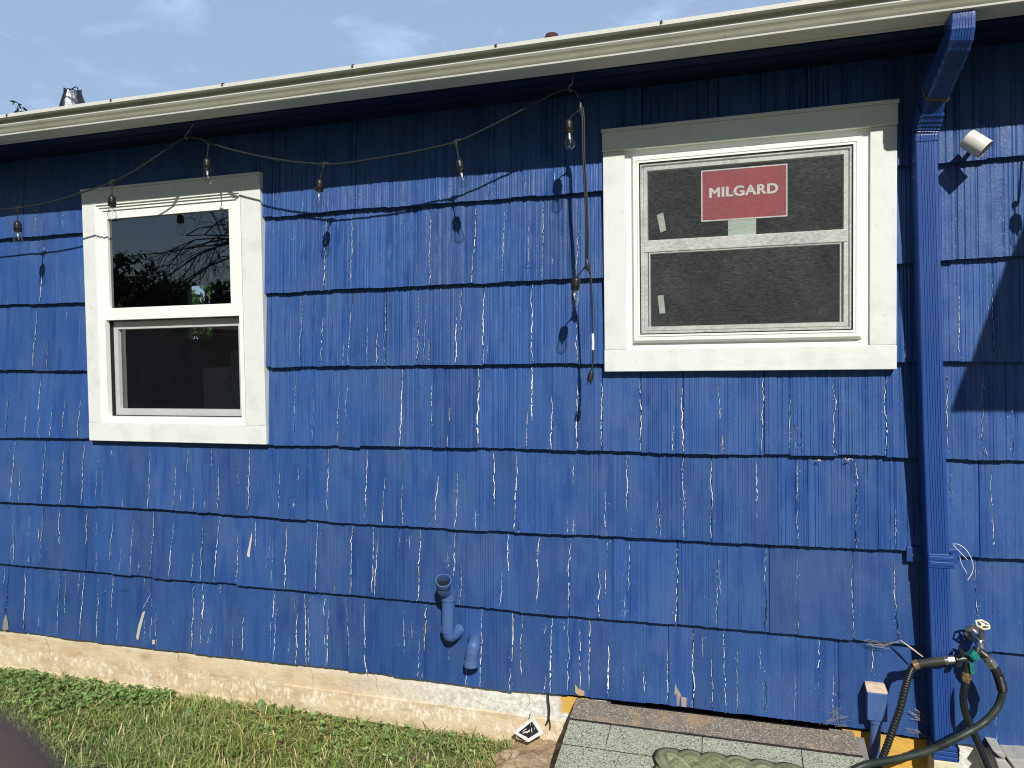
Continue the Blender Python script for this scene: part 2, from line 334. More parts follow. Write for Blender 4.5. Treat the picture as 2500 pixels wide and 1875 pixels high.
def granule(c1, c2, c3, stain):
    def f(t, b):
        c = t.nodes.new('ShaderNodeTexCoord'); v = t.nodes.new('ShaderNodeTexVoronoi'); v.inputs['Scale'].default_value = 260
        t.links.new(c.outputs['Object'], v.inputs['Vector'])
        s = t.nodes.new('ShaderNodeSeparateColor'); t.links.new(v.outputs['Color'], s.inputs[0])
        col = mixc(t, mr(t, s.outputs[0], .25, .75), c1, c2)
        col = mixc(t, mr(t, s.outputs[1], .78, .86), col, c3)
        if stain: col = mixc(t, mth(t, 'MULTIPLY', mr(t, nz(t, 7, (1, 1, 1), 7, .6), .50, .66), .75), col, stain)
        t.links.new(col, b.inputs['Base Color'])
        p = bumpn(t, b, v.outputs['Distance'], .7, .002); bumpn(t, b, nz(t, 20), .3, .008, p)
    return f
M['tar'] = mat('asphalt_edge', (.035, .032, .03), .9, .1)
M['gran'] = ramp_mat('pale_granule_shingle', granule((.30, .32, .25), (.46, .48, .39), (.13, .14, .11), (.36, .34, .26)))
M['gran2'] = ramp_mat('brown_granule_strip', granule((.17, .145, .12), (.25, .22, .18), (.42, .38, .33), (.46, .31, .16)))
def ground_b(t, b):
    col = mixc(t, mr(t, nz(t, 6, det=8), .4, .62), (.085, .10, .035), (.17, .13, .07))
    col = mixc(t, mr(t, nz(t, 60, det=8), .45, .7), col, (.05, .06, .02))
    t.links.new(col, b.inputs['Base Color']); bumpn(t, b, nz(t, 40, det=8), .8, .02)
M['ground'] = ramp_mat('lawn_soil', ground_b)
M['grass'] = mat('grass_blade', (1, 1, 1), .5, .35, attr='tint')
for mn in ('grass', 'weed', 'leafd'):
    t = M[mn].node_tree; b = t.nodes['Principled BSDF']; o = [n for n in t.nodes if n.type == 'OUTPUT_MATERIAL'][0]
    tl = t.nodes.new('ShaderNodeBsdfTranslucent'); mm = t.nodes.new('ShaderNodeMixShader'); mm.inputs[0].default_value = .3
    src = b.inputs['Base Color'].links[0].from_socket; t.links.new(src, tl.inputs[0])
    t.links.new(b.outputs[0], mm.inputs[1]); t.links.new(tl.outputs[0], mm.inputs[2]); t.links.new(mm.outputs[0], o.inputs[0])

# ------------------------------------------------------------------ ground
g = MB(); g.add([(-400, -400, -.02), (400, -400, -.02), (400, 400, -.02), (-400, 400, -.02)], [(0, 1, 2, 3)])
tag(g.build('ground', M['ground']), kind='structure')

# ------------------------------------------------------------------ the house
house = empty('house', 'blue shake-sided house with white trimmed windows, pale gutter and stained concrete base', 'house')
XL, XR = -4.9, 1.7
LINES = {
'A':[(0,583),(200,567),(830,513.5),(1472,466),(2294,397),(2500,380)],
'B':[(0,744.6),(207,738.5),(651,715),(830,706.6),(1472,677),(2192,643),(2302,636),(2500,625.7)],
'C':[(0,903.7),(211,903.7),(651,897),(830,893.5),(1475.6,887),(2192,886),(2309,883),(2500,882)],
'D':[(0,1068),(216.5,1070.8),(653,1085),(830,1088),(1300,1096),(1660,1106),(2243,1116.8),(2317,1121),(2500,1125)],
'E':[(0,1224.6),(380,1243),(830,1276),(1270,1300),(1670,1318),(2245,1345.6),(2325,1356),(2500,1362.7)],
'F':[(0,1373),(400,1412),(840,1451),(1270,1493),(1665,1525.5),(1860,1542),(2230,1575),(2500,1596)],
'G':[(0,1537),(380,1584),(835,1633),(1270,1688),(1400,1697),(1660,1724),(2116,1780),(2330,1813),(2500,1836)]}
ZL = []
for k in 'ABCDEFG':
    P = [at(u, v, -.02) for u, v in LINES[k]]
    ZL.append((np.array([p.x for p in P]), np.array([p.z for p in P])))
ZTOP = 2.372
HOLES = [(-2.665, -1.89, 1.17, 2.15), (-.37, .43, 1.455, 2.165)]
# cracks between and within shakes: (tile, x0, y0, x1, y1, width, kind)   kind 0 white 1 rusty 2 dark
CR = {
1:"232,1290,232,1510,.8 402,1350,402,1470,.4 270,1540,270,1650,.9 2087,1400,2085,1659,1.3 1758,1180,1758,1350,.4 2110,1210,2110,1350,.9 1885,1430,1885,1560,.4",
2:"275,1160,275,1320,1 990,1150,993,1275,.6 1190,1110,1188,1250,.4 70,1380,75,1659,1 572,1340,578,1659,2.5,1 862,1330,858,1659,1.5 1052,1310,1045,1659,1.5 1215,1420,1212,1659,.7 1310,1290,1303,1659,1 1530,1400,1530,1659,.8 385,1380,385,1450,.3 1380,1080,1380,1180,.5 130,1200,130,1330,.4 710,1130,708,1270,.4",
3:"2080,1050,2080,1659,.6,2 1770,1060,1770,1659,.3,2 1890,700,1890,840,.4,2 1680,1090,1740,1180,.5",
4:"262,50,262,310,1.5 222,345,215,730,1.5 305,560,303,740,1 412,350,412,440,.4 250,780,242,1030,1.4 260,1030,255,1180,1 42,900,38,1140,1.1 165,980,160,1160,.8 340,820,340,880,.5 332,970,322,1180,1.1 408,940,402,1180,1 515,900,503,1180,1 85,1205,65,1590,1.7 125,1380,125,1590,1.2 278,1205,268,1600,1.7 402,1205,388,1610,1.5 530,1210,526,1615,1.3 955,1245,958,1640,1.7 1118,1350,1118,1630,1 1195,1250,1195,1410,.6 1345,1250,1345,1370,1.3 1397,1340,1403,1650,1.3 1318,1540,1318,1650,.9 1245,1500,1247,1650,1 1158,1510,1158,1600,.8 1525,1340,1525,1490,.7 1595,1255,1595,1650,2.6 1793,1350,1792,1650,1.5 1912,1380,1910,1470,1 1890,1570,1888,1640,1.3 2107,1250,2103,1659,2 795,1570,797,1640,1.3 700,1260,715,1300,1 1932,250,1930,715,1.5 2065,400,2068,715,1.2 2087,0,2085,220,1.4 1888,750,1890,1140,.9 2003,800,2015,1200,.5 2178,880,2173,1215,1.3 620,1300,615,1590,.4 655,1380,655,1600,.4",
5:"72,0,68,190,1.5 578,0,578,195,2.5,1 852,0,850,185,2 1045,0,1040,140,.8 1212,0,1208,150,.5 1305,0,1298,150,.8 1370,30,1370,60,.6 1525,0,1522,130,.8 68,250,52,715,1 25,580,22,715,.8 175,440,170,690,.8 240,510,238,715,1.5 290,240,290,705,1.2 500,240,497,705,1.3 543,380,541,690,1.2 568,540,570,705,1 772,220,770,560,1.2 748,400,744,705,2.2 918,220,922,705,2 948,570,948,705,.8 1232,180,1228,690,2 1528,160,1530,690,1.2 42,745,38,1080,1 392,740,385,1235,2 583,830,590,1110,1.5 580,1200,580,1235,1 703,980,703,1080,1 695,1160,695,1240,.8 887,730,884,1250,2.8 1232,720,1232,1080,3,1 1203,1000,1202,1250,1.2 1360,900,1357,1255,2.2 1525,840,1522,1255,2.2 1680,800,1683,1265,1.8 1928,800,1930,1265,1.8 2138,1100,2142,1270,1.3 2200,860,2205,1275,2.5,1 168,1265,168,1659,2 285,1440,275,1659,1.5 400,1480,400,1659,1 628,1430,618,1659,1.8 752,1410,747,1659,1.3 985,1280,990,1620,2 1128,1285,1125,1659,2 1498,1290,1498,1480,1 1843,1290,1838,1659,1.5 1703,1500,1703,1659,.7 2042,1590,2042,1659,.8 2208,1300,2205,1659,1.3",
6:"235,830,262,1060,1.2 275,1150,270,1280,2,1 537,800,535,1280,1.8 710,890,703,1285,1.2 735,1090,742,1285,.9 760,1100,785,1280,1,2 990,790,1000,1010,1.5 990,1010,988,1290,2 1322,800,1322,1290,2.2 30,1500,30,1659,1 198,1310,205,1659,1.7 492,1320,495,1659,1.4 755,1320,757,1600,1.4 1135,1330,1135,1500,1.5 1138,1500,1138,1659,1.5,2 1450,560,1450,690,.8 1795,180,1800,680,1.2 2010,90,2015,680,.9 1720,780,1720,1130,1.8 1725,1140,1725,1280,.8 1955,760,1945,960,.8 1957,960,1945,1200,1.2 2128,960,2128,1060,1.5 2132,1060,2137,1310,1.2,2 2010,1380,2005,1659,1.2 1743,1380,1745,1659,.8,2 1960,1240,1960,1290,1 850,1325,910,1325,2 1060,1318,1110,1318,1.5",
7:"72,10,72,320,.5 88,180,86,340,1.2 178,40,178,170,.7 190,290,190,340,.8 260,0,258,350,.9 240,115,240,190,1.5 370,0,375,230,1.8 545,0,545,220,2.2 555,220,560,380,2,2 610,60,612,160,.8 620,260,620,390,.8 718,60,705,330,1.2 845,60,838,400,.8 775,220,770,400,.8 892,320,892,400,1.5 975,10,970,410,1.5 1105,50,1090,430,1.5 1240,270,1235,440,1.3 1295,60,1290,470,1 1400,40,1380,470,2.5 1520,170,1515,470,1.3 1635,60,1635,240,1.3 1735,180,1712,370,1 1748,200,1745,480,.7 1835,100,1832,500,2.3 2032,90,2027,520,1.6 2155,480,2155,530,1 40,360,35,760,3,2 18,360,12,480,1 150,370,155,770,2 370,430,372,785,1.2 402,400,412,690,1.2 525,395,518,810,2 495,400,490,550,.8 618,440,625,825,1.5 710,400,710,630,1.5 753,620,753,840,.8 252,680,252,760,.7 960,530,915,640,1.5 930,700,930,850,.8 915,430,915,510,1 965,560,970,850,.7 1000,650,1008,870,1.3 1232,490,1240,890,2 1293,470,1295,720,3 1295,720,1295,870,1.2 1365,730,1330,860,1.3 1405,475,1405,540,1.2 1558,630,1562,920,1.5 1495,750,1495,930,.8 1110,700,1110,750,.6 1750,520,1748,700,1.8 1772,620,1765,970,1.2 1735,700,1735,900,.8 1885,560,1892,660,1 1905,670,1908,990,2 1945,520,1975,990,2 1982,560,1990,980,1.2 2080,545,2075,700,1.5 2105,630,2107,1010,2.2 2088,800,2090,880,1 1860,820,1860,920,.6 690,480,650,560,1,2 760,505,825,520,1,2",
8:"275,0,278,80,2 400,0,400,92,1.2 615,0,625,100,1.5 605,10,570,90,1,2 748,0,743,115,1.3 870,0,875,120,.8 1127,0,1122,130,1.8 1150,60,1152,150,1.2,2 1465,50,1468,160,1.2 1508,50,1500,155,1.5 1697,0,1712,170,1 1875,60,1870,150,.5 2045,0,2055,190,1.2 160,0,158,80,.8 75,95,68,540,2.2 210,100,205,530,1.5 240,180,225,550,1.8 378,130,370,300,.7 443,170,443,250,.8 510,120,500,595,2,1 730,140,727,440,1.8 685,265,686,380,1.2 780,330,775,605,1 1078,155,1075,400,2.2 1050,400,1035,630,1.8 1270,180,1268,390,2 1272,390,1265,650,2.5 1473,175,1470,665,2.2 1660,400,1662,685,2.5 1702,340,1702,570,1 1713,180,1717,310,.8 1858,195,1855,545,1 1835,545,1822,695,1.5 2163,220,2168,600,1.5 2165,600,2157,720,2 28,570,60,940,.8 148,565,160,930,2.5 160,930,175,1060,2.5 400,660,418,920,.8 455,720,457,830,.5 505,840,502,1080,1.2 542,600,537,900,2.5,1 530,1040,530,1085,1 905,640,905,1140,1.6 1105,660,1107,990,2.2 1097,1010,1097,1160,1.6 1170,660,1160,910,1 1165,910,1165,1060,1.5 1312,740,1312,800,.8 1360,700,1352,1180,2.8 1328,1050,1310,1180,1.5 1435,720,1435,790,1 1465,700,1467,1160,1.6 1540,700,1545,1180,1.5 1602,700,1600,1160,2.2 1728,870,1725,1200,3 1820,960,1820,1180,.4 1952,970,1957,1170,1.2 2107,880,2107,1240,1.8 810,1020,812,1130,1 695,910,695,970,.8",
9:"25,0,20,180,.8 205,0,195,210,1 490,0,483,215,1.5 755,0,765,220,1 1135,0,1135,90,1 1132,90,1132,250,2,2 1385,0,1385,220,.8 2013,0,2018,280,1.3 555,250,548,470,1.3 548,470,548,775,2,2 235,360,238,740,1.3 250,320,262,560,.6 755,700,757,790,.9 760,250,750,600,.4 1108,280,1115,820,1 1385,350,1393,650,1.2 1395,650,1402,840,2,2 1910,500,1912,680,1 1910,330,1910,480,.5 78,750,85,1270,2,1 140,760,150,960,1 205,900,215,1280,.9 283,760,298,1290,1.7 372,880,365,1300,.9 548,1060,548,1320,1,2 518,900,518,1040,.6 892,820,895,1150,2 897,1150,893,1380,1 1245,870,1240,1120,1.8 990,1060,993,1290,1.1 930,1270,930,1330,1.2 2025,1330,2030,1520,.6 740,1010,738,1340,.5"}
cracks = []
for t_, s_ in CR.items():
    for e in s_.split():
        q = [float(a) for a in e.split(',')]
        cracks.append((tz(t_, q[0], q[1], -.02), tz(t_, q[2], q[3], -.02), q[4], int(q[5]) if len(q) > 5 else 0))
def zline(i, x):
    if i < 0: return np.full_like(np.asarray(x, float), ZTOP)
    return np.interp(x, ZL[i][0], ZL[i][1])
DX = .0025
xs = np.arange(XL, XR+DX/2, DX); NXC = len(xs)
# vertical saw-cut grooves (same through all rows of a shake, re-seeded per course)
def sstep(a, b, x): q = np.clip((x-a)/(b-a), 0, 1); return q*q*(3-2*q)
V_, F_, T_ = [], [], []
RT = [0, .04, .14, .28, .42, .56, .70, .84, 1.0]
surf = []      # per course: function data for placing cracks
off = 0
for k in range(7):
    zb = zline(k, xs).copy(); zt = zline(k-1, xs)
    # seams
    seams = sorted([(a.x+b.x)/2 for a, b, w_, kd in cracks if abs(a.z-b.z) > .6*(np.interp((a.x+b.x)/2, xs, zt)-np.interp((a.x+b.x)/2, xs, zb))
                    and np.interp(a.x, xs, zb)-.04 < (a.z+b.z)/2 < np.interp(a.x, xs, zt)+.04])
    sm = [XL]
    for s in seams+[XR]:
        while s-sm[-1] > .19: sm.append(sm[-1]+random.uniform(.09, .17))
        if s-sm[-1] > .05: sm.append(s)
    sm = np.array(sm+[XR+1]); idx = np.searchsorted(sm, xs, side='right')-1
    nS = len(sm)+1
    zc = float(np.mean(zb))
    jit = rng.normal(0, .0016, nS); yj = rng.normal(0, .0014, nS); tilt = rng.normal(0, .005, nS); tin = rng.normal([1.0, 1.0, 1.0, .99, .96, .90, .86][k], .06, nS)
    gam = np.clip(rng.normal(1, .4, nS), .15, 1.9)
    if k in (0, 1, 2): gam = np.clip(rng.normal(1.1, .18, nS), .6, 1.9)
    rel = xs-sm[np.clip(idx, 0, len(sm)-1)]; wid = np.diff(sm)[np.clip(idx, 0, len(sm)-2)]
    zb += jit[idx]+tilt[idx]*(rel-wid/2)+np.interp(xs, np.arange(XL, XR+.02, .012), rng.normal(0, .0008, len(np.arange(XL, XR+.02, .012))))
    amp = (.18+.82*sstep(-2.5, -1.7, xs)) * [1.1, 1.1, 1.0, .85, .62, .42, .3][k] * (1-.35*sstep(.5, .7, xs))
    r1 = rng.random(NXC); gro = np.clip((r1-.58)/.42, 0, 1)**1.3
    gro = gro*.85+.25*np.clip(np.interp(xs, xs[::4], rng.normal(0, 1, len(xs[::4]))), 0, 2)
    gd = amp*gam[idx]*gro*.0036
    und = np.interp(xs, xs[::14], rng.normal(0, .0006, len(xs[::14])))
    smw = rng.choice([0, .001, .003, .006], nS, p=[.3, .3, .25, .15]); seam_d = np.where((rel < DX*1.01) & (idx > 0), smw[idx], 0)
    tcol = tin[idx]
    vv = []
    # butt underside row first
    vv.append(np.stack([xs, np.full(NXC, .002), zb], 1))
    for t_ in RT:
        modz = 1 if t_ < .05 else (1+.35*np.interp(xs, xs[::9], rng.normal(0, 1, len(xs[::9]))))
        y = -(.0035+.0195*(1-t_)) + yj[idx]*(1-t_) + und + gd*np.clip(modz, .2, 1.8) + seam_d
        z = zb+(zt+.006-zb)*t_
        if t_ == 1.0: z = np.minimum(z, ZTOP)
        vv.append(np.stack([xs, y, z], 1))
    vv = np.array(vv); R_ = len(vv)
    V_.append(vv.reshape(-1, 3)); T_.append(np.tile(tcol, R_))
    i = np.arange(R_-1)[:, None]*NXC+np.arange(NXC-1)[None, :]
    Fk = np.stack([i, i+1, i+1+NXC, i+NXC], -1).reshape(-1, 4)+off
    cx = ((xs[:-1]+xs[1:])/2)[None, :].repeat(R_-1, 0).ravel(); cz = ((vv[:-1, :-1, 2]+vv[1:, 1:, 2])/2).ravel()
    keep = np.ones(len(Fk), bool)
    for (a, b, c, d) in HOLES: keep &= ~((cx > a) & (cx < b) & (cz > c) & (cz < d))
    F_.append(Fk[keep]); off += R_*NXC
    surf.append((zb, zt, yj[idx]))
V_ = np.concatenate(V_); F_ = np.concatenate(F_); T_ = np.concatenate(T_)
nb = len(V_); mi = np.zeros(len(F_), int)
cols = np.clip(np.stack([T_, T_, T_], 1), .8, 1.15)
cv, cf, cc = [], [], []
def ysurf(x, z):
    for k in range(7):
        zb = np.interp(x, xs, surf[k][0]); zt = np.interp(x, xs, surf[k][1])
        if zb-.001 <= z <= zt+.003:
            return -(.0035+.0195*(1-(z-zb)/(zt-zb)))-.0022
    return -.024
WH = [(.80, .83, .83), (.56, .65, .78), (.76, .74, .68), (.38, .48, .68)]
def strip(pts, wd, col):
    o = nb+len(cv)
    for (x, y, z), w_ in zip(pts, wd):
        cv.append((x-w_/2, y, z)); cv.append((x+w_/2, y, z)); cc.append(col); cc.append(col)
    for i in range(len(pts)-1): cf.append((o+2*i, o+2*i+1, o+2*i+3, o+2*i+2))
for a, b, w_, kd in cracks:
    if abs(a.z-b.z) < .02 and abs(a.x-b.x) > .01:
        n = 8; pts = [(a.x+(b.x-a.x)*i/n, -.024, a.z+random.gauss(0, .002)) for i in range(n+1)]
        strip([(x, y, z) for x, y, z in pts], [.004]*len(pts), (.6, .55, .45) if kd != 2 else (.02, .03, .06)); continue
    n = max(3, int(abs(a.z-b.z)/.0085)); x0 = 0; seg = []; sw = []
    skip = 0; ja = .0010 if w_ < 1 else .0014
    c = (.012, .016, .035) if kd == 2 else random.choice(WH)
    for i in range(n+1):
        f = i/n; x0 = x0*.8+random.gauss(0, ja); x = a.x+(b.x-a.x)*f+x0; z = a.z+(b.z-a.z)*f+random.uniform(-.002, .002)
        ww = w_*(.00150 if a.x < .1 else .00118)*random.uniform(.25, 1.4)*(min(1, .35+f*1.3, .4+(1-f)*3))
        if i in (0, n): ww *= .3
        if kd == 2: ww *= 1.2
        seg.append((x, ysurf(x, z), z)); sw.append(ww)
        if random.random() < (.20 if w_ < 1.6 else .10) or i == n:
            if len(seg) > 1:
                cl = c
                if kd == 1 and random.random() < .35: cl = (.52, .36, .22)
                elif kd == 0 and w_ > 1.7 and random.random() < .10: cl = (.56, .46, .36)
                strip(seg, sw, cl)
                if w_ >= .9 and kd != 2:   # open gap beside the lifted paint
                    strip([(p[0]+q*.62+.0005, p[1]+.0008, p[2]) for p, q in zip(seg, sw)], [.0012+.0010*random.random()]*len(seg), (.006, .012, .035))
            seg, sw = [], []
            if kd == 0: c = random.choice(WH)
# small flakes near cracks and scattered
def fleck(x, z, s, col):
    o = nb+len(cv); y = ysurf(x, z)-.0006; n = 4
    for q in range(4):
        an = q*math.pi/2+random.uniform(-.4, .4); cv.append((x+math.cos(an)*s*.45, y-random.random()*.0008, z+math.sin(an)*s*random.uniform(.7, 1.6))); cc.append(col)
    cf.append((o, o+1, o+2, o+3))
for a, b, w_, kd in cracks:
    for _ in range(int(3+w_*3.5*(1.5 if a.x < -1.7 else 1))):
        f = random.random()**.7; fleck(a.x+(b.x-a.x)*f+random.gauss(0, .005), a.z+(b.z-a.z)*f, random.uniform(.0006, .0022), random.choice(WH) if random.random() < .75 else (.02, .04, .12))
for _ in range(900):
    x = random.uniform(-3.6, .95); z = .21+abs(random.gauss(0, .55))
    if z < 2.2: fleck(x, z, random.uniform(.0005, .0016), random.choice(WH) if random.random() < .55 else (.02, .05, .16))
def patch(pl, col):
    o = nb+len(cv); c = sum((Vector(p) for p in pl), Vector())/len(pl); pl = [Vector(p) for p in pl]
    for p in [c]+pl: cv.append((p.x, ysurf(p.x, p.z)-.0008, p.z)); cc.append(tuple(q*random.uniform(.8, 1.15) for q in col))
    for i in range(len(pl)): cf.append((o, o+1+i, o+1+(i+1) % len(pl), o))
def sp(o, k, l): return [at(o[0]+x/k, o[1]+y/k, -.02) for x, y in l]
def patch2(l, col):
    n0 = len(cf); patch(l, col)
    for i in range(n0, len(cf)): q = cf[i]; cf[i] = (q[0], q[1], q[2], q[2])
tri = []
def ppatch(l, col):
    c = sum(l, Vector())/len(l); o = nb+len(cv)
    for p in [c]+list(l): cv.append((p.x, ysurf(p.x, p.z)-.001, p.z)); cc.append(tuple(q*random.uniform(.8, 1.1) for q in col))
    n = len(l)
    for i in range(0, n, 2): cf.append((o, o+1+i, o+1+(i+1) % n, o+1+(i+2) % n))
ppatch(sp((1300, 1660), 5.027, [(1755,45),(1780,110),(1810,150),(1830,200),(1893,215),(1887,325),(1800,310),(1720,290),(1735,240),(1745,130)]), (.36, .31, .25))
ppatch(sp((1300, 1660), 5.027, [(522,45),(540,100),(575,110),(600,112),(640,130),(640,182),(600,188),(560,178),(530,150),(525,100)]), (.45, .33, .19))
ppatch(sp((0, 1245), KZ, [(1612,140),(1612,190),(1606,250),(1602,305),(1590,303),(1585,288),(1592,250),(1600,200)]), (.60, .57, .48))
ppatch(sp((0, 1245), KZ, [(930,650),(915,700),(905,770),(896,830),(884,832),(879,815),(890,740),(912,660)]), (.46, .44, .38))
ppatch(sp((0, 1245), KZ, [(982,832),(1000,835),(1001,860),(983,862)]), (.52, .47, .36))
ppatch(sp((0, 1245), KZ, [(36,670),(48,690),(58,735),(62,765),(40,772),(22,765),(25,720),(32,690)]), (.25, .25, .22))
Vall = np.concatenate([V_, np.array(cv)]); Fall = np.concatenate([F_, np.array(cf)])
mia = np.concatenate([mi, np.ones(len(cf), int)]); colsa = np.concatenate([cols, np.array(cc)])
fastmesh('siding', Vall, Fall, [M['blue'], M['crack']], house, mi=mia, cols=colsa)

# foundation with a low ledge
f = MB(); f.box(XL, -.44, -.003, .2, -.3, .206); f.box(-.44, .34, .06, .2, -.3, .206); f.box(.34, XR, -.003, .2, -.3, .206); f.prism([(-.0032, .116), (-.009, .1135), (-.018, -.3), (-.0032, -.3)], -1.78, -.5, nx=30, jit=.0015); f.prism([(-.0032, .03), (-.010, .02), (-.018, -.3), (-.0032, -.3)], XL, -1.78, nx=10)
rf_ = random.Random(21)
for x_, z_, n_ in ((-3.05, .19, 9), (-2.31, .2, 6), (-1.93, .13, 10), (-1.37, .2, 7), (-1.02, .11, 8), (-.74, .2, 5), (-1.66, .2, 12)):
    pl_ = [(x_, z_)]
    for _ in range(n_): pl_.append((pl_[-1][0]+rf_.gauss(.002, .004), pl_[-1][1]-rf_.uniform(.006, .012)))
    for (xa_, za_), (xb_, zb2_) in zip(pl_, pl_[1:]):
        if zb2_ < .125 and xa_ > -1.8: break
        f.add([(xa_-.0006, -.0042, za_), (xa_+.0006, -.0042, za_), (xb_+.0005, -.0042, zb2_), (xb_-.0005, -.0042, zb2_)], [(0, 1, 2, 3)], 1)
f.build('foundation', [M['found'], M['tar']], house)
# soffit, fascia, roof
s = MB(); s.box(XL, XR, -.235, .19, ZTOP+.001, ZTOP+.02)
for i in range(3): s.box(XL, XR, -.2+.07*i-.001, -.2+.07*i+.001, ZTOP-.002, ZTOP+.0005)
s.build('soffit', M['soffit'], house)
s = MB(); s.box(XL, XR, -.235, -.218, ZTOP-.004, ZTOP+.075); s.build('fascia', M['gutter'], house)
sl_ = .30; s = MB()
s.prism([(-.25, ZTOP+.076), (-.25, ZTOP+.086), (4.4, ZTOP+.086+sl_*4.65), (9.0, ZTOP+.086), (9.0, ZTOP+.06), (4.4, ZTOP+.06+sl_*4.65)], XL, XR+3, nx=2)
s.build('roof', M['shing'], house)
# gutter
gp = [(-.222, 2.368), (-.302, 2.366), (-.3075, 2.3685), (-.3085, 2.3735), (-.3015, 2.3745), (-.2935, 2.381), (-.296, 2.387), (-.309, 2.392), (-.3185, 2.3965), (-.3235, 2.403), (-.3235, 2.4095),
      (-.3165, 2.4165), (-.3185, 2.4205), (-.3400, 2.4215), (-.3440, 2.4235), (-.3445, 2.4350), (-.338, 2.4385), (-.332, 2.432), (-.312, 2.426), (-.290, 2.40), (-.284, 2.372), (-.229, 2.373), (-.226, 2.43), (-.222, 2.43)]
s = MB(); s.prism(gp, XL, XR, nx=60, jit=.0012); gut = s.build('gutter', M['gutter'], house)
for t_, x, y in ((1, 60, 750), (1, 727, 650), (1, 1442, 545), (2, 90, 425), (2, 1008, 293), (2, 2068, 140), (3, 1190, 5)):
    p = tz(t_, x, y, -.334); h = MB(); h.tube([(p.x, -.346, 2.4345), (p.x, -.338, 2.4385), (p.x, -.27, 2.4365), (p.x, -.222, 2.434)], .0025, 6)
    h.tube([(p.x-.004, -.345, 2.433), (p.x-.001, -.347, 2.428), (p.x+.004, -.345, 2.431)], .0015, 6)
    h.build('gutter_hanger', M['dark'], gut)
# downspout --------------------------------------------------------
def ds_section(wd, dp, groove=.0018, ng=6):
    pr = []        # lateral a, normal b (b=+ front)
    fr = [(-wd/2+.003, dp/2-.0005)]
    span = wd-.018; 
    for i in range(ng):
        c = -span/2+span*(i+.5)/ng; h = span/ng
        fr += [(c-h*.30, dp/2), (c-h*.16, dp/2-groove), (c+h*.16, dp/2-groove), (c+h*.30, dp/2)]
    fr.append((wd/2-.003, dp/2-.0005))
    pr = fr+[(wd/2, dp/2-.004), (wd/2, -dp/2+.003), (wd/2-.003, -dp/2), (-wd/2+.003, -dp/2), (-wd/2, -dp/2+.003), (-wd/2, dp/2-.004)]
    return pr
def sweep(mb, path, sec, scal=None):
    P = [Vector(p) for p in path]; n = len(sec); vs = []
    for i, p in enumerate(P):
        t = (P[min(i+1, len(P)-1)]-P[max(i-1, 0)]).normalized(); X = Vector((1, 0, 0)); X = (X-t*X.dot(t)).normalized(); N = X.cross(t).normalized()
        if N.y > 0 and abs(N.y) > .2: N = -N
        s_ = scal[i] if scal else 1
        vs += [p+X*a*s_+N*b*s_ for a, b in sec]
    fs = [(i*n+j, i*n+(j+1) % n, (i+1)*n+(j+1) % n, (i+1)*n+j) for i in range(len(P)-1) for j in range(n)]
    fs += [tuple(range(n)), tuple((len(P)-1)*n+j for j in range(n))[::-1]]
    mb.add(vs, fs, 0)
dsx0, dsx1 = .560, .622
s = MB(); sweep(s, [(dsx0, -.052, 2.095), (.585, -.052, 1.2), (dsx1-.001, -.052, .235)], ds_section(.060, .074)); dsp = s.build('downspout', M['blue2'], house)
sec = ds_section(.058, .072)
pa = curve([(.602, -.262, 2.375), (.602, -.262, 2.345), (.600, -.256, 2.315), (.594, -.222, 2.284), (.585, -.172, 2.248), (.576, -.118, 2.212)], 7)
s = MB(); sweep(s, pa, ds_section(.060, .076), [1+(.022*math.sin(i*1.9) if 10 < i < 30 else 0) for i in range(len(pa))]); s.build('upper_elbow', M['blue2'], dsp)
s = MB(); sweep(s, [Vector((.5775, -.124, 2.216)), Vector((.568, -.090, 2.165))], ds_section(.054, .070)); s.build('offset_pipe', M['blue2'], dsp)
pc = curve([(.569, -.094, 2.171), (.565, -.070, 2.140), (.562, -.057, 2.120), (.561, -.053, 2.105), (.5603, -.052, 2.082)], 8)
s = MB(); sweep(s, pc, ds_section(.0635, .078), [1+(.025*math.sin(i*2.0) if i < 26 else 0) for i in range(len(pc))]); s.build('lower_elbow', M['blue2'], dsp)
s = MB(); sweep(s, [Vector((.5765, -.120, 2.2135)), Vector((.5750, -.114, 2.2075))], ds_section(.064, .079, .0005)); s.build('sealant_collar', M['rust'], dsp)
# strap
sx = .606; s = MB()
for z0 in (.793, .810): s.box(sx-.033, sx+.033, -.0935, -.0895, z0, z0+.011)
s.box(sx-.0335, sx+.0335, -.0915, -.0888, .786, .828); s.box(sx-.0355, sx-.0315, -.0915, -.016, .786, .828); s.box(sx+.0315, sx+.0355, -.0915, -.016, .786, .828)
s.box(sx-.082, sx-.034, -.0265, -.0235, .784, .830); s.box(sx+.036, sx+.062, -.0265, -.0235, .784, .830)
s.build('strap', M['blue2'], dsp, bevel=.0008)
for c_, a_, r_ in (((sx-.066, -.0265, .806), (0, -1, 0), .0045), ((sx+.05, -.0265, .806), (0, -1, 0), .0045), ((dsx0-.031, -.07, 2.03), (-1, 0, 0), .003), ((dsx0-.030, -.07, 1.98), (-1, 0, 0), .003)):
    s = MB(); s.lathe([(0, .002), (r_*.9, .0015), (r_, 0)], c_, a_, 10); s.build('screw', M['steel'], dsp)
bx = .6225; s = MB()
for i in range(3): s.box(bx-.036, bx+.036, -.094+.001*i, -.01, .235-.016*i-.014, .235-.016*i)
s.build('boot', M['blue2'], dsp, bevel=.002)
s = MB(); s.box(bx-.034, bx+.034, -.092, -.012, .12, .187); s.build('drain_adapter', M['cream'], dsp, bevel=.002)

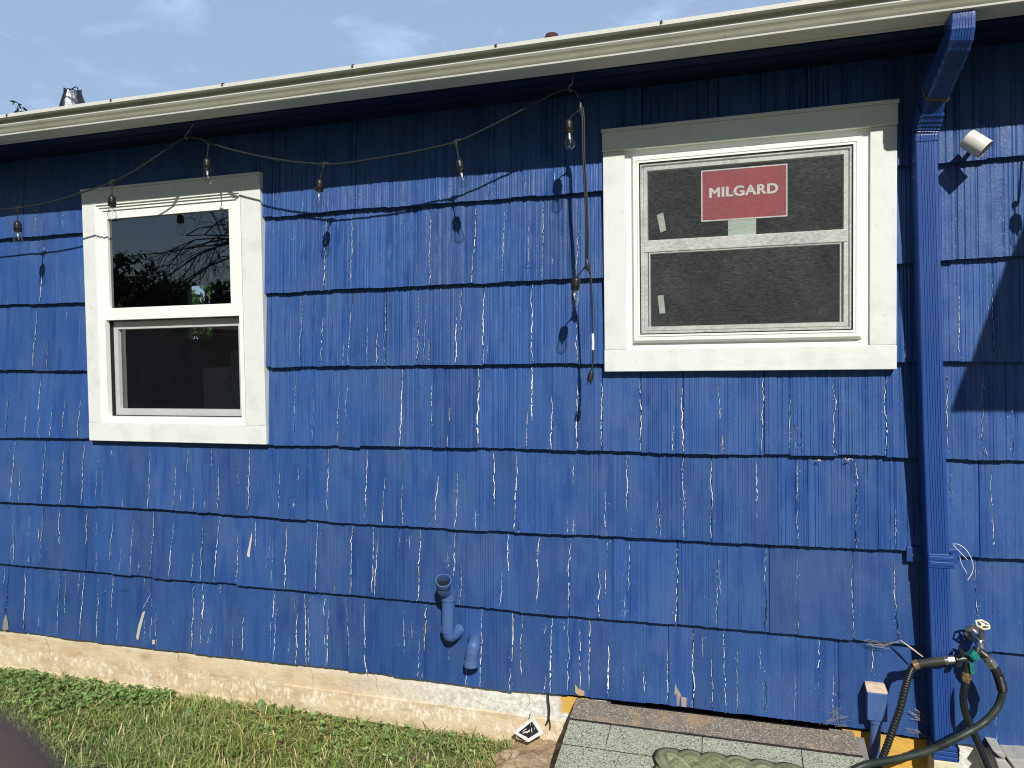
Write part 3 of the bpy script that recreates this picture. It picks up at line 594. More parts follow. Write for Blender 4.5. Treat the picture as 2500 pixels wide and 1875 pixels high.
# windows ----------------------------------------------------------
def board(x0, x1, y0, y1, z0, z1, name, m, par, bev=.0015):
    b = MB(); b.box(x0, x1, y0, y1, z0, z1); return b.build(name, m, par, bevel=bev)
def pane(x0, x1, z0, z1, y, name, m, par):
    b = MB(); b.add([(x0, y, z0), (x1, y, z0), (x1, y, z1), (x0, y, z1)], [(0, 1, 2, 3)]); return b.build(name, m, par)
wl = bpy.data.objects.new('window', None); C.objects.link(wl); wl.parent = house; wl['label'] = 'tall white double-hung window with clear dark panes'
board(-2.717, -1.8135, -.036, 0, 2.1365, 2.194, 'head_trim', M['trim'], wl); board(-2.719, -1.811, -.041, 0, 2.1945, 2.204, 'drip_cap', M['trim'], wl)
board(-2.7165, -2.651, -.035, 0, 1.1855, 2.136, 'side_trim', M['trimv'], wl); board(-1.9075, -1.8140, -.035, 0, 1.1855, 2.136, 'side_trim', M['trimv'], wl)
board(-2.7175, -1.8130, -.0355, 0, 1.1085, 1.185, 'bottom_trim', M['trim'], wl)
b = MB(); x0, x1, z0, z1 = -2.6505, -1.908, 1.1855, 2.136
b.ring(x0, x1, z0, z1, [(0, -.0345), (.006, -.0345), (.007, -.028), (.016, -.028), (.0165, -.022), (.028, -.022), (.030, 0), (.030, .08)])
b.build('window_frame', M['vinyl'], wl)
b = MB(); b.box(x0+.028, x1-.028, -.018, .012, 1.634, 1.686); b.build('meeting_rail', M['vinyl'], wl, bevel=.0015)
b = MB(); gx0, gx1 = -2.601, -1.9785
b.box(x0+.029, gx0, -.016, .01, 1.6865, 2.107); b.box(gx1, x1-.029, -.016, .01, 1.6865, 2.107); b.box(gx0, gx1, -.016, .01, 2.072, 2.107)
b.build('sash', M['vinyl'], wl)
pane(gx0, gx1, 1.686, 2.0725, -.004, 'glass_pane', M['glass'], wl)
b = MB(); b.ring(gx0+.001, gx1-.001, 1.6875, 2.071, [(0, -.003), (.0035, -.003), (.0035, .01)]); b.build('gasket', M['gasket'], wl)
b = MB(); b.ring(-2.632, -1.936, 1.209, 1.632, [(0, .022), (.004, .018), (.036, .018), (.038, .034)]); 
b.build('sash', M['vinylg'], wl)
pane(-2.596, -1.972, 1.245, 1.60, .033, 'glass_pane', M['glass'], wl)
b = MB(); b.ring(-2.6205, -1.9375, 1.2155, 1.64, [(0, .0), (.0015, -.002), (.003, .0), (.003, .017)]); b.build('screen_frame', M['gasket'], wl)

pane(-2.6185, -1.9395, 1.2175, 1.634, .002, 'insect_screen', M['screen2'], wl)
wr = bpy.data.objects.new('window', None); C.objects.link(wr); wr.parent = house; wr['label'] = 'wide white window with grey insect screen and a red sticker'
board(-.431, .4915, -.044, 0, 2.1525, 2.216, 'head_trim', M['trim'], wr); board(-.434, .4945, -.049, 0, 2.2165, 2.228, 'drip_cap', M['trim'], wr)
board(-.4305, -.3555, -.035, 0, 1.4695, 2.152, 'side_trim', M['trimv'], wr); board(.4145, .4910, -.035, 0, 1.4695, 2.152, 'side_trim', M['trimv'], wr)
board(-.4315, .4920, -.0355, 0, 1.3925, 1.469, 'bottom_trim', M['trim'], wr)
b = MB(); x0, x1, z0, z1 = -.355, .414, 1.4695, 2.152
b.ring(x0, x1, z0, z1, [(0, -.012), (0, -.024), (.020, -.024), (.029, -.043), (.040, -.043), (.0405, -.039), (.0425, -.039), (.043, -.043), (.049, -.043), (.050, -.010), (.050, .08)])
b.build('window_frame', M['vinyl'], wr)
KS = .985
def kx(x): return x*KS
def kz(z): return 1.44+(z-1.44)*KS
b = MB(); b.ring(x0+.0505, x1-.0505, z0+.0505, z1-.0505, [(0, -.0405), (.0022, -.0405), (.0022, -.01)]); b.build('gasket', M['gasket'], wr)
b = MB(); b.ring(x0+.053, x1-.053, z0+.053, z1-.053, [(0, -.038), (.0055, -.038), (.0065, -.030), (.010, -.030), (.0105, -.034), (.0225, -.034), (.0245, -.014)]); b.build('sash', M['vinyl'], wr)
b = MB(); b.box(x0+.0640, x1-.0640, -.0365, -.014, kz(1.805), kz(1.846)); b.build('meeting_rail', M['vinyl'], wr, bevel=.002)
b = MB(); b.ring(kx(-.2795), kx(.3365), kz(1.542), kz(1.804), [(0, -.0335), (.004, -.0330), (.0045, -.017)]); b.build('lower_sash', M['vinyl'], wr)
pane(kx(-.2855), kx(.3425), kz(1.535), kz(1.81), -.016, 'glass_pane', M['glass2'], wr); pane(kx(-.2855), kx(.3425), kz(1.84), kz(2.088), -.020, 'glass_pane', M['glass2'], wr)
pane(x0+.0535, x1-.0535, z0+.0535, z1-.0535, -.0392, 'insect_screen', M['screen'], wr)

# rooms behind the glass
r = MB(); X0, X1, Y0, Y1, Z0, Z1 = -8.5, 1.65, .09, 4.2, .28, 2.36
r.add([(X0, Y0, Z0), (X1, Y0, Z0), (X1, Y1, Z0), (X0, Y1, Z0)], [(0, 1, 2, 3)]); r.add([(X0, Y0, Z1), (X1, Y0, Z1), (X1, Y1, Z1), (X0, Y1, Z1)], [(0, 1, 2, 3)])
r.add([(X0, Y0, Z0), (X0, Y1, Z0), (X0, Y1, Z1), (X0, Y0, Z1)], [(0, 1, 2, 3)]); r.add([(X1, Y0, Z0), (X1, Y1, Z0), (X1, Y1, Z1), (X1, Y0, Z1)], [(0, 1, 2, 3)])
a = tz(4, 1212, 205, 4.2); c = tz(4, 1372, 545, 4.2); ox0, ox1, oz0, oz1 = a.x, c.x, c.z, a.z
for (p, q, u_, v_) in ((X0, ox0, Z0, Z1), (ox1, X1, Z0, Z1), (ox0, ox1, Z0, oz0), (ox0, ox1, oz1, Z1)):
    r.add([(p, Y1, u_), (q, Y1, u_), (q, Y1, v_), (p, Y1, v_)], [(0, 1, 2, 3)])
# front inner wall round the openings
zs = [(X0, -2.66, Z0, Z1), (-2.66, -1.9, Z0, 1.18), (-2.66, -1.9, 2.14, Z1), (-1.9, -.36, Z0, Z1), (-.36, .42, Z0, 1.46), (-.36, .42, 2.16, Z1), (.42, X1, Z0, Z1)]
for (p, q, u_, v_) in zs: r.add([(p, Y0, u_), (q, Y0, u_), (q, Y0, v_), (p, Y0, v_)], [(0, 1, 2, 3)])
r.add([(-1.2, Y0, Z0), (-1.2, Y1, Z0), (-1.2, Y1, Z1), (-1.2, Y0, Z1)], [(0, 1, 2, 3)])
for d in (0,): r.add([(-.9, 1.6, Z0), (1.6, 1.6, Z0), (1.6, 1.6, Z1), (-.9, 1.6, Z1)], [(0, 1, 2, 3)])
r.build('interior_walls', M['room'], house)
r = MB(); r.ring(ox0-.06, ox1+.06, oz0-.06, oz1+.06, [(0, 4.19), (.06, 4.18), (.06, 4.25)]); r.box(ox0, ox1, 4.2, 4.23, (oz0+oz1)/2-.03, (oz0+oz1)/2+.03)
r.build('rear_window_frame', M['roomw'], house)

# sticker and tapes on the right window glass
def quadpx(t_, pts, y): return [tz(t_, x_, y_, y) for x_, y_ in pts]
stk = MB(); stk.box(kx(-.0985), kx(.1695), -.0250, -.0240, kz(1.904), kz(2.069))
st = stk.build('window_sticker', M['red']); tag(st, 'red rectangular maker sticker with pale capital lettering in the wide window', 'sticker')
b = MB(); b.ring(kx(-.1025), kx(.1735), kz(1.900), kz(2.073), [(0, -.0256), (.004, -.0258), (.0045, -.0242)]); b.build('sticker_border', M['white'], st)
def text_mesh(txt, width, name, m, loc, par=None, off=.0):
    cu = bpy.data.curves.new(name, 'FONT'); cu.body = txt; cu.size = 1; cu.extrude = .01; cu.offset = off; cu.space_character = 1.06
    o = bpy.data.objects.new(name+'_src', cu); C.objects.link(o); bpy.context.view_layer.update()
    me = bpy.data.meshes.new_from_object(o.evaluated_get(bpy.context.evaluated_depsgraph_get())); bpy.data.objects.remove(o)
    vs = np.array([v.co[:] for v in me.vertices]); s_ = width/(vs[:, 0].max()-vs[:, 0].min()); cap = vs[:, 1].max()-vs[:, 1].min()
    hs = .0315/cap; v0 = [v.co.copy() for v in me.vertices]; f0 = [tuple(p.vertices) for p in me.polygons]; vs2, fs2 = [], []
    for q_, (ox_, oz_) in enumerate(((0, 0), (.0019, .0007), (-.0019, -.0006), (.0009, -.0012), (-.0009, .0013))):
        o_ = len(vs2); vs2 += [(loc[0]+(c_.x-vs[:, 0].min())*s_+ox_, loc[1]-c_.z*.02-q_*.00008, loc[2]+(c_.y-vs[:, 1].min())*hs+oz_) for c_ in v0]; fs2 += [tuple(k+o_ for k in f_) for f_ in f0]
    me = bpy.data.meshes.new(name); me.from_pydata(vs2, [], fs2)
    me.materials.clear(); me.materials.append(m); o = bpy.data.objects.new(name, me); C.objects.link(o)
    if par: o.parent = par
    return o
ta = tz(3, 192, 1270, -.026); tb = tz(3, 628, 1240, -.026)
text_mesh('MILGARD', tb.x-ta.x, 'sticker_lettering', M['white'], (ta.x, -.0256, (ta.z+tb.z)/2), st, 0)
b = MB(); b.box(kx(-.015), kx(.075), -.0246, -.0240, kz(1.8445), kz(1.899)); tag(b.build('paper_tag', M['tape']), 'pale green paper tag hanging below the red sticker', 'tag')
def tape(t_, c0, c1, c2, c3, lab):
    q = quadpx(t_, [c0, c1, c2, c3], -.0245); b = MB(); b.add(q+[p+Vector((0, .001, 0)) for p in q], [(0, 1, 2, 3), (4, 7, 6, 5), (0, 4, 5, 1), (1, 5, 6, 2), (2, 6, 7, 3), (3, 7, 4, 0)])
    tag(b.build('tape_strip', M['tape']), lab, 'tape', 'tape strips on the wide window')
tape(2, (2037,1382), (2078,1366), (2097,1480), (2060,1495), 'slanted pale tape strip on the upper pane left of the red sticker')
tape(5, (2042,268), (2080,264), (2092,380), (2055,384), 'pale tape strip on the lower pane of the wide window')

# ------------------------------------------------------------------ string lights
YS = -.196
sln = empty('string_lights', 'dark outdoor string of clear bulbs looped on hooks under the eave', 'string lights')
main = [tz(1, x, y, YS) for x, y in ((-700, 1300), (-300, 1375), (0, 1347), (118, 1337), (320, 1300), (520, 1240), (715, 1172), (850, 1105), (1000, 1010), (1110, 930), (1200, 884), (1290, 893), (1345, 915), (1500, 965), (1800, 1027), (2080, 1056))]
main += [tz(2, x, y, YS) for x, y in ((60, 1045), (300, 1008), (550, 960), (745, 912), (900, 845), (1100, 745), (1300, 640), (1400, 590), (1485, 574), (1525, 605), (1548, 690))]
b = MB(); b.tube(curve(main, 6), .0034, 8); b.build('cord', M['cord'], sln)
drop = [tz(2, x, y, YS) for x, y in ((1548, 690), (1558, 760), (1562, 1000), (1575, 1250), (1583, 1500))]+[tz(5, x, y, YS+.008) for x, y in ((1582, 20), (1590, 70), (1608, 120))]
b = MB(); b.tube(curve(drop, 6), .0032, 8)
b.tube([p+Vector((.0055, .002, 0)) for p in curve(drop[:7], 6)], .0028, 8)
tail = [tz(5, x, y, YS+.015) for x, y in ((1595, 70), (1608, 120), (1620, 300), (1625, 510), (1626, 620), (1625, 700), (1614, 770))]
b.tube(curve(tail, 6), .0032, 8); b.build('drop_cord', M['cord'], sln)
b = MB(); b.tube([tz(5, x, y, YS+.015-.0003) for x, y in ((1625, 512), (1627, 560), (1626, 618))], .0042, 10); b.build('cord_tag', M['white'], sln)
plug = [tz(5, x, y, YS+.015) for x, y in ((1620, 750), (1613, 775), (1607, 810))]
b = MB(); b.tube(plug, [.005, .009, .0105], 8); e = plug[-1]; b.tube([e, e+Vector((-.004, 0, -.004))], .0105, 8)
for dx in (-.006, .004): b.tube([e+Vector((dx, 0, 0)), e+Vector((dx-.003, 0, -.016))], .0015, 4)
b.build('plug', M['socket'], sln)
def bulb(J, top, bot, curl=0):       # joint position, socket top, bulb bottom
    J, top, bot = Vector(J), Vector(top), Vector(bot); ax = (bot-top).normalized()
    b = MB(); n_ = len(main); tdir = Vector((1, 0, 0))
    b.tube([J+Vector((0, 0, .004)), J+Vector((0, 0, -.004)), J+(top-J)*.35], [.007, .0075, .0035], 8); 
    b.build('connector', M['cord'], sln)
    b = MB(); mid = (J+top)/2+Vector((curl, 0, .006*(1 if curl else 0))); b.tube(curve([J+Vector((0, 0, -.005)), mid, top-ax*-.002], 5), .0021, 6)
    b.build('lead_wire', M['cord'], sln)
    s_ = MB(); s_.lathe([(.0, -.001), (.005, 0), (.0095, .004), (.0138, .010), (.0145, .014), (.0145, .028), (.0165, .029), (.0165, .034), (.0148, .036), (.0145, .045), (.010, .045)], top, ax, 16)
    so_ = s_.build('socket', M['socket'], sln)
    g_ = MB(); g_.lathe([(.0115, .044), (.012, .050), (.0145, .060), (.0178, .073), (.0182, .082), (.0160, .091), (.0105, .0975), (.004, .0995), (.0, .100)], top, ax, 20); g_.build('bulb', M['bulb'], so_)
    st_ = MB(); st_.lathe([(.004, .046), (.0035, .060), (.002, .066), (0, .067)], top, ax, 8); st_.tube([top+ax*.066, top+ax*.078+Vector((.003, 0, 0)), top+ax*.068+Vector((.005, 0, 0))], .0005, 4)
    st_.build('filament_stem', M['white'], so_)
def jc(J, a, b, size=1):
    pass
for (t0, x0, y0), (t1, x1, y1), (t2, x2, y2) in [((1,118,1338),(1,112,1420),(1,118,1565)), ((1,718,1172),(1,720,1255),(1,722,1402)), ((1,1345,916),(1,1330,1015),(1,1336,1175)),
        ((1,2085,1056),(1,2058,1150),(1,2048,1295)), ((2,745,914),(2,762,1020),(2,795,1185)), ((2,1548,700),(2,1470,765),(2,1479,955)), ((5,1590,70),(5,1522,145),(5,1500,317))]:
    bulb(tz(t0, x0, y0, YS), tz(t1, x1, y1, YS), tz(t2, x2, y2, YS), 0)
for t0, x0, y0, dv in ((1,118,1338,(1,0,.05)), (1,718,1172,(1,0,.45)), (1,1345,916,(1,0,-.3)), (1,2085,1056,(1,0,0)), (2,745,914,(1,0,.35)), (2,1548,700,(.05,0,-1)), (5,1592,72,(.15,0,-1))):
    b = MB(); p = tz(t0, x0, y0, YS); d = Vector(dv).normalized(); b.tube([p-d*.02, p-d*.008, p+d*.008, p+d*.02], [.0042, .0072, .0072, .0042], 8)
    side = Vector((0, 0, 1)) if abs(d.z) < .7 else Vector((1, 0, 0))
    b.tube([p+side*.006+Vector((math.cos(q), 0, math.sin(q)))*.005 for q in np.linspace(0, 2*math.pi, 10)], .0012, 5, cap=False)
    b.build('connector_tee', M['cord'], sln)
# the string goes on beyond the frame on the right
for i, (t_, hx, hy, cu_, lab) in enumerate(((1, 1203, 884, (1238, 805), 'small steel cup hook in the soffit above the tall window'), (2, 1486, 574, (1501, 470), 'small steel cup hook in the soffit left of the wide window'))):
    p = tz(t_, hx, hy, YS); q = tz(t_, *cu_, YS); b = MB()
    b.tube(curve([(q.x, YS+.004, min(q.z, 2.372)+.003), q, p+Vector((.004, 0, .018)), p+Vector((-.004, -.001, .012)), p+Vector((-.007, -.002, .002)), p+Vector((-.003, -.003, -.006)), p+Vector((.006, -.003, -.006))], 5), .0014, 6)
    tag(b.build('cup_hook', M['steel']), lab, 'hook', 'cup hooks under the eave')

# ------------------------------------------------------------------ pipes and fixtures
YP = -.062
def pth(l): return [tz(t_, x, y, yy) for t_, x, y, yy in l]
dp = empty('vent_pipe', 'blue painted pipe with an open mouth, climbing the siding between two elbows', 'pipe')
b = MB(); P1 = pth([(8,770,835,.0),(8,750,838,-.03)])+[]
bx_, tx_ = tz(8, 694, 795, YP), tz(8, 697, 560, YP)
b.tube(curve([(bx_.x+.019, .0, bx_.z-.006), (bx_.x+.016, -.03, bx_.z-.010), (bx_.x+.006, -.055, bx_.z-.009), (bx_.x, YP, bx_.z+.012)], 7), .0235, 18)
b.tube([bx_+Vector((0, 0, .008)), bx_+Vector((0, 0, .022))], .0255, 18); b.tube([bx_+Vector((0, 0, .021)), bx_+Vector((0, 0, .026))], .0268, 18)
b.build('lower_elbow', M['bluepipe'], dp)
b = MB(); b.tube([bx_+Vector((0, 0, .01)), tx_], .0245, 20); b.tube([tx_+Vector((0, 0, -.012)), tx_+Vector((0, 0, .006))], .0275, 20); b.build('pipe', M['bluepipe'], dp)
mth_c = tz(8, 665, 466, -.118)
pe = curve([tx_+Vector((0, 0, -.003)), tx_+Vector((0, 0, .012)), Vector((tx_.x-.002, YP-.006, tx_.z+.026)), Vector((tx_.x-.006, YP-.030, tx_.z+.036)), mth_c], 6)
b = MB(); b.tube(pe, [.0255]*(len(pe)-5)+[.0255]*5, 20, cap=False)
axm = (pe[-1]-pe[-3]).normalized(); b.lathe([(.0265, -.006), (.0292, -.005), (.0296, .012), (.0255, .0125), (.0245, .0), (.0225, -.02), (.0225, -.045)], pe[-1], axm, 22)
b.build('upper_elbow', M['bluepipe'], dp)
b = MB(); b.lathe([(.0225, -.018), (.0, -.024)], pe[-1], axm, 22); b.build('pipe_hollow', M['dark'], dp)
b = MB(); e2 = [tz(8, 868, 835, .0), tz(8, 868, 838, -.03), tz(8, 862, 868, -.055), tz(8, 852, 905, YP), tz(8, 847, 945, YP), tz(8, 844, 975, YP)]
b.tube(curve(e2, 6), .0245, 20); q = e2[-1]; b.lathe([(.0245, .004), (.0275, .003), (.0275, -.016), (.0235, -.0165), (.0225, .0)], q, (0, 0, 1), 22)
pel = tag(b.build('pipe_elbow', M['bluepipe']), 'short blue painted pipe elbow turned down out of the bottom shingles', 'pipe')
# sealant smears round the pipes belong to the siding look
for c_, r_, par_ in ((Vector((bx_.x+.020, -.016, bx_.z-.006)), .0262, dp), (e2[0]+Vector((.003, -.016, .004)), .0262, None)):
    g_ = MB(); rs_ = random.Random(int(c_.x*1000)); n_ = 22; prs = [(.0, .0), (.5, .010), (1, .018)]
    vs = [c_+Vector((math.cos(q)*r_*(1-.28*f)*k_, -h, math.sin(q)*r_*(1-.28*f)*k_)) for f, h in ((0, -.004), (.35, .006), (1, .016)) for q, k_ in [(2*math.pi*k/n_, 1+rs_.uniform(-.13, .16)) for k in range(n_)]]
    g_.add(vs, [(i*n_+k, i*n_+(k+1) % n_, (i+1)*n_+(k+1) % n_, (i+1)*n_+k) for i in range(2) for k in range(n_)], 0, True)
    o_ = g_.build('caulk_ring', M['bluepipe'], par_ if par_ else None)
    if par_ is None: caulk2 = o_
caulk2.parent = pel
# white canister
cf_ = empty('canister_light', 'short white cylinder fixture tilted on the siding right of the downspout', 'light fixture')
c0 = (tz(3, 1842, 888, -.088)); c1 = tz(3, 1965, 962, -.104); axc = (c1-c0).normalized()
b = MB(); Lc = (c1-c0).length; b.lathe([(0, 0), (.027, 0), (.0285, .0015), (.0285, Lc), (.0265, Lc), (.026, Lc-.02)], c0, axc, 30); b.build('housing', M['pvc'], cf_)
b = MB(); b.lathe([(.0262, Lc-.012), (0, Lc-.014)], c0, axc, 24); b.build('lens', M['blue2'], cf_)
b = MB(); cm = (c0+c1)/2; mx2, mz2 = cm.x*1.033, 1.44+(cm.z-1.44)*1.033; b.tube([cm+Vector((0, .02, 0)), (mx2, -.01, mz2)], .007, 10); b.tube([(mx2, -.020, mz2), (mx2, -.01, mz2)], .014, 16); b.build('mount', M['pvc'], cf_)
# junction box
jb = empty('electrical_box', 'small blue painted box with a bare chamfered top on a short conduit', 'electrical box')
a = tz(9, 1205, 1172, -.062); c = tz(9, 1335, 1368, -.062)
b = MB(); b.box(a.x, c.x, -.062, -.014, c.z, a.z); b.build('box', M['bluepipe'], jb, bevel=.003)
b = MB(); b.prism([(-.062, a.z+.0005), (-.024, a.z+.016), (-.012, a.z+.016), (-.012, a.z+.0005)], a.x-.001, c.x+.001); b.build('cap', mat('bare_beige_top', (.62, .50, .38), .8, .2, var=[(60, (.5, .36, .26), .5, .7)]), jb, bevel=.001)
cx_ = tz(9, 1258, 1400, -.04).x; b = MB(); b.tube([(cx_, -.042, c.z+.002), (cx_-.004, -.042, .15), (cx_-.006, -.045, -.03)], .0165, 14); b.tube([(cx_, -.042, c.z+.0), (cx_, -.042, c.z-.012)], .0195, 14); b.build('conduit', M['bluepipe'], jb)

# faucet, splitter, hoses
YH = -.112
def h9(l, y=YH): return [tz(9, x, yy, y if len(z_) == 0 else z_[0]) for (x, yy, *z_) in l]
fa = empty('faucet', 'outdoor faucet with a cream wheel handle above the hose splitter', 'faucet')
b = MB(); fb = tz(9, 1925, 850, -.075); b.tube([(fb.x, .0, fb.z+.008), (fb.x, -.05, fb.z+.006), (fb.x, -.085, fb.z-.006), (fb.x-.002, -.098, fb.z-.03)], [.013, .012, .013, .0125], 12)
b.tube([(fb.x, -.022, fb.z+.008), (fb.x, -.016, fb.z+.008)], .026, 16)
hc = tz(9, 1946, 738, -.098); b.tube([(fb.x, -.072, fb.z), (fb.x+.002, -.086, fb.z+.022), hc], [.011, .0085, .005], 12); b.tube([(fb.x+.001, -.078, fb.z+.010), (fb.x+.0015, -.082, fb.z+.016)], .0145, 6, smooth=False)
b.build('valve_body', M['steel'], fa)
b = MB(); hn = Vector((.25, -.62, .75)).normalized(); p_ = hn.cross(Vector((1, 0, 0))).normalized(); q_ = hn.cross(p_)
pts = [hc+(p_*math.cos(t_)*.0155+q_*math.sin(t_)*.0205) for t_ in np.linspace(0, 2*math.pi, 7)]
b.tube(pts, .0032, 7, smooth=False, cap=False)
for k in range(3): t_ = k*math.pi*2/3+.5; b.tube([hc, hc+(p_*math.cos(t_)*.0155+q_*math.sin(t_)*.0205)], .0028, 6)
b.lathe([(0, .004), (.006, .003), (.006, -.004)], hc, hn, 10); b.build('wheel_handle', M['cream'], fa)
spl = empty('hose_splitter', 'black and teal hose splitter screwed under the faucet', 'hose splitter')
b = MB(); sc_ = tz(9, 1850, 955, -.105)
b.tube([tz(9, 1915, 885, -.1), tz(9, 1908, 915, -.105), sc_], [.0125, .014, .013], 12); b.tube([tz(9, 1770, 962, YH), sc_], [.0115, .013], 12); b.tube([sc_, tz(9, 1842, 1050, YH)], [.0135, .0115], 12)
b.tube([tz(9, 1915, 900, -.1), tz(9, 1960, 935, -.108), tz(9, 1985, 955, -.112)], [.012, .0125, .0115], 12)
b.obox(tz(9, 1812, 912, -.125), Vector((.004, 0, -.009)), Vector((0, .012, 0)), Vector((.004, 0, .002)))
b.obox(tz(9, 1790, 990, -.125), Vector((.006, 0, .004)), Vector((0, .010, 0)), Vector((.003, 0, -.004)))
b.build('body', M['black'], spl)
b = MB(); b.tube([tz(9, 1862, 915, -.12), tz(9, 1905, 955, -.12)], .0135, 12); b.obox(tz(9, 1872, 1010, -.115), Vector((.006, 0, .001)), Vector((0, .013, 0)), Vector((-.002, 0, .016)))
b.build('valve_collar', M['teal'], spl)
b = MB(); b.tube(h9([(1698, 968), (1720, 965)]), .0135, 14); b.tube(h9([(1722, 965), (1765, 962)]), .0118, 6, smooth=False); b.build('coupler', M['steel'], spl)
b = MB(); b.tube(h9([(1842, 1040), (1841, 1062)]), .0125, 12); b.tube(h9([(1841, 1064), (1840, 1085)]), .0140, 6, smooth=False); b.tube(h9([(1840, 1087), (1838, 1112)]), .0105, 12); b.build('brass_fitting', M['brass'], spl)
b = MB(); b.tube(h9([(1968, 940), (1990, 972)]), .0125, 12); b.tube(h9([(1985, 965), (2015, 1008)]), .0155, 6, smooth=False); b.build('coupler', M['steel'], spl)
hb = empty('garden_hose', 'thin ribbed black hose curving down left of the downspout', 'hose', 'hoses on the splitter')
b = MB(); b.tube(h9([(1530, 990), (1600, 980), (1698, 968)]), [.0118, .0128, .0130], 14); b.build('sleeve', M['sleeve'], hb)
b = MB(); b.tube(h9([(1500, 1000), (1534, 990)]), .0145, 12); b.build('collar', M['brass'], hb)
cpt = curve(h9([(1520, 992), (1492, 1020), (1466, 1080), (1442, 1170), (1412, 1290), (1372, 1400), (1338, 1500), (1300, 1600), (1270, 1680), (1240, 1760)]), 22)
b = MB(); b.tube(cpt, [.0095+(.0022 if i % 4 < 2 else 0) for i in range(len(cpt))], 12); b.build('ribbed_tube', M['black'], hb)
hk = empty('garden_hose', 'glossy black hose running down from the brass fitting', 'hose', 'hoses on the splitter')
b = MB(); b.tube(curve(h9([(1838, 1105), (1828, 1150, -.118), (1822, 1210, -.122), (1832, 1290, -.128), (1862, 1370, -.135), (1905, 1470, -.15), (1955, 1590, -.165), (2010, 1720, -.18), (2080, 1850, -.19)]), 8), .0105, 14); b.build('hose_tube', M['blackg'], hk)
hg = empty('garden_hose', 'faded green hose looping from the right and sweeping left over the base', 'hose', 'hoses on the splitter')
gl = h9([(2008, 1000), (2035, 1040), (2062, 1110), (2072, 1170), (2055, 1240), (2020, 1300, -.12), (1950, 1370, -.13), (1850, 1430, -.155), (1730, 1490, -.165), (1600, 1548, -.17), (1450, 1590, -.175), (1300, 1618, -.175), (1200, 1636, -.175), (1120, 1668, -.185)])
gc_ = curve(gl, 8); b = MB(); b.tube(gc_, .0108, 14); b.build('hose_tube', M['green'], hg)
b = MB(); gs = curve(gl[:5], 30); gs = gs[16:88]; b.tube(gs[:24], .0132, 12); b.tube(gs[24:], [.0122+(.0022 if i % 3 < 1 else 0) for i in range(len(gs)-24)], 12); b.build('spring_guard', M['black'], hg)
b = MB(); ii = min(range(len(gc_)), key=lambda i: (gc_[i]-tz(9, 1700, 1505, -.165)).length); b.tube(gc_[ii-1:ii+3], .0126, 12); b.build('tape_wrap', M['black'], hg)
# loose wire and stick at the wall
b = MB(); b.tube(curve(h9([(1755, 218, -.09), (1800, 225, -.1), (1850, 270, -.1), (1882, 340, -.1), (1880, 400, -.1), (1850, 450, -.1)]), 6), .0011, 6)
b.tube(curve(h9([(1755, 222, -.09), (1800, 270, -.09), (1848, 320, -.09)]), 6), .0010, 6); b.tube(curve(h9([(1798, 300, -.08), (1812, 350, -.08), (1850, 415, -.08)]), 6), .0009, 6)
tag(b.build('loose_wire', M['white']), 'thin pale wire curling off the downspout strap', 'wire')
b = MB(); b.tube(h9([(1418, 838, -.05), (1490, 890, -.06), (1562, 945, -.07)]), [.0014, .003, .002], 5); tag(b.build('wood_splinter', mat('pale_splinter', (.62, .50, .36), .8)), 'pale wood splinter poking from the shingles left of the downspout', 'splinter')
for l_, lab in (([((1470,1290),(1610,1365)),((1490,1300),(1600,1380)),((1510,1275),(1590,1340)),((1480,1330),(1560,1345)),((1520,1410),(1600,1475)),((1460,1405),(1540,1430))], 'wispy cobweb strung beside the downspout behind the ribbed hose'),
                ([((960,1290),(1060,1340)),((990,1260),(1010,1390)),((940,1360),(1080,1330)),((930,1390),(1030,1270)),((1000,1380),(1070,1385))], 'wispy cobweb at the bottom edge of the shingles left of the electrical box'),
                ([((1180,835),(1300,870)),((1230,860),(1400,850)),((1290,880),(1410,840)),((1200,850),(1350,890))], 'dusty cobweb under the shingle course left of the pale splinter')):
    b = MB(); rw = random.Random(len(lab))
    for a_, c_ in l_:
        for _ in range(4):
            p0 = tz(9, a_[0]+rw.gauss(0, 9), a_[1]+rw.gauss(0, 7), -.030); p1 = tz(9, c_[0]+rw.gauss(0, 9), c_[1]+rw.gauss(0, 7), -.028); b.tube([p0, (p0+p1)/2+Vector((rw.gauss(0, .003), -.003, rw.gauss(0, .004))), p1], .00033, 3, cap=False)
    tag(b.build('cobweb', M['block']), lab, 'cobweb', 'cobwebs on the shingles')
# concrete pavers lower right
for (l, lab) in (([(2010,1548),(2085,1560),(2100,1598),(2060,1595)], 'small grey paver end under the siding at the far right'), ([(2028,1605),(2095,1612),(2165,1700),(2060,1700)], 'front grey paver leaning at the far right foot of the wall'),
        ([(2108,1602),(2400,1620),(2400,1720),(2185,1715)], 'wide grey paver at the far right corner of the wall base')):
    q = [tz(9, x, y, -.10) for x, y in l]; b = MB(); b.add([p for p in q]+[p+Vector((0, .085, .004)) for p in q], [(0, 1, 2, 3), (4, 7, 6, 5), (0, 4, 5, 1), (1, 5, 6, 2), (2, 6, 7, 3), (3, 7, 4, 0)])
    tag(b.build('paver', M['block'], recalc=True, bevel=.004), lab, 'paver', 'grey pavers at the wall foot')

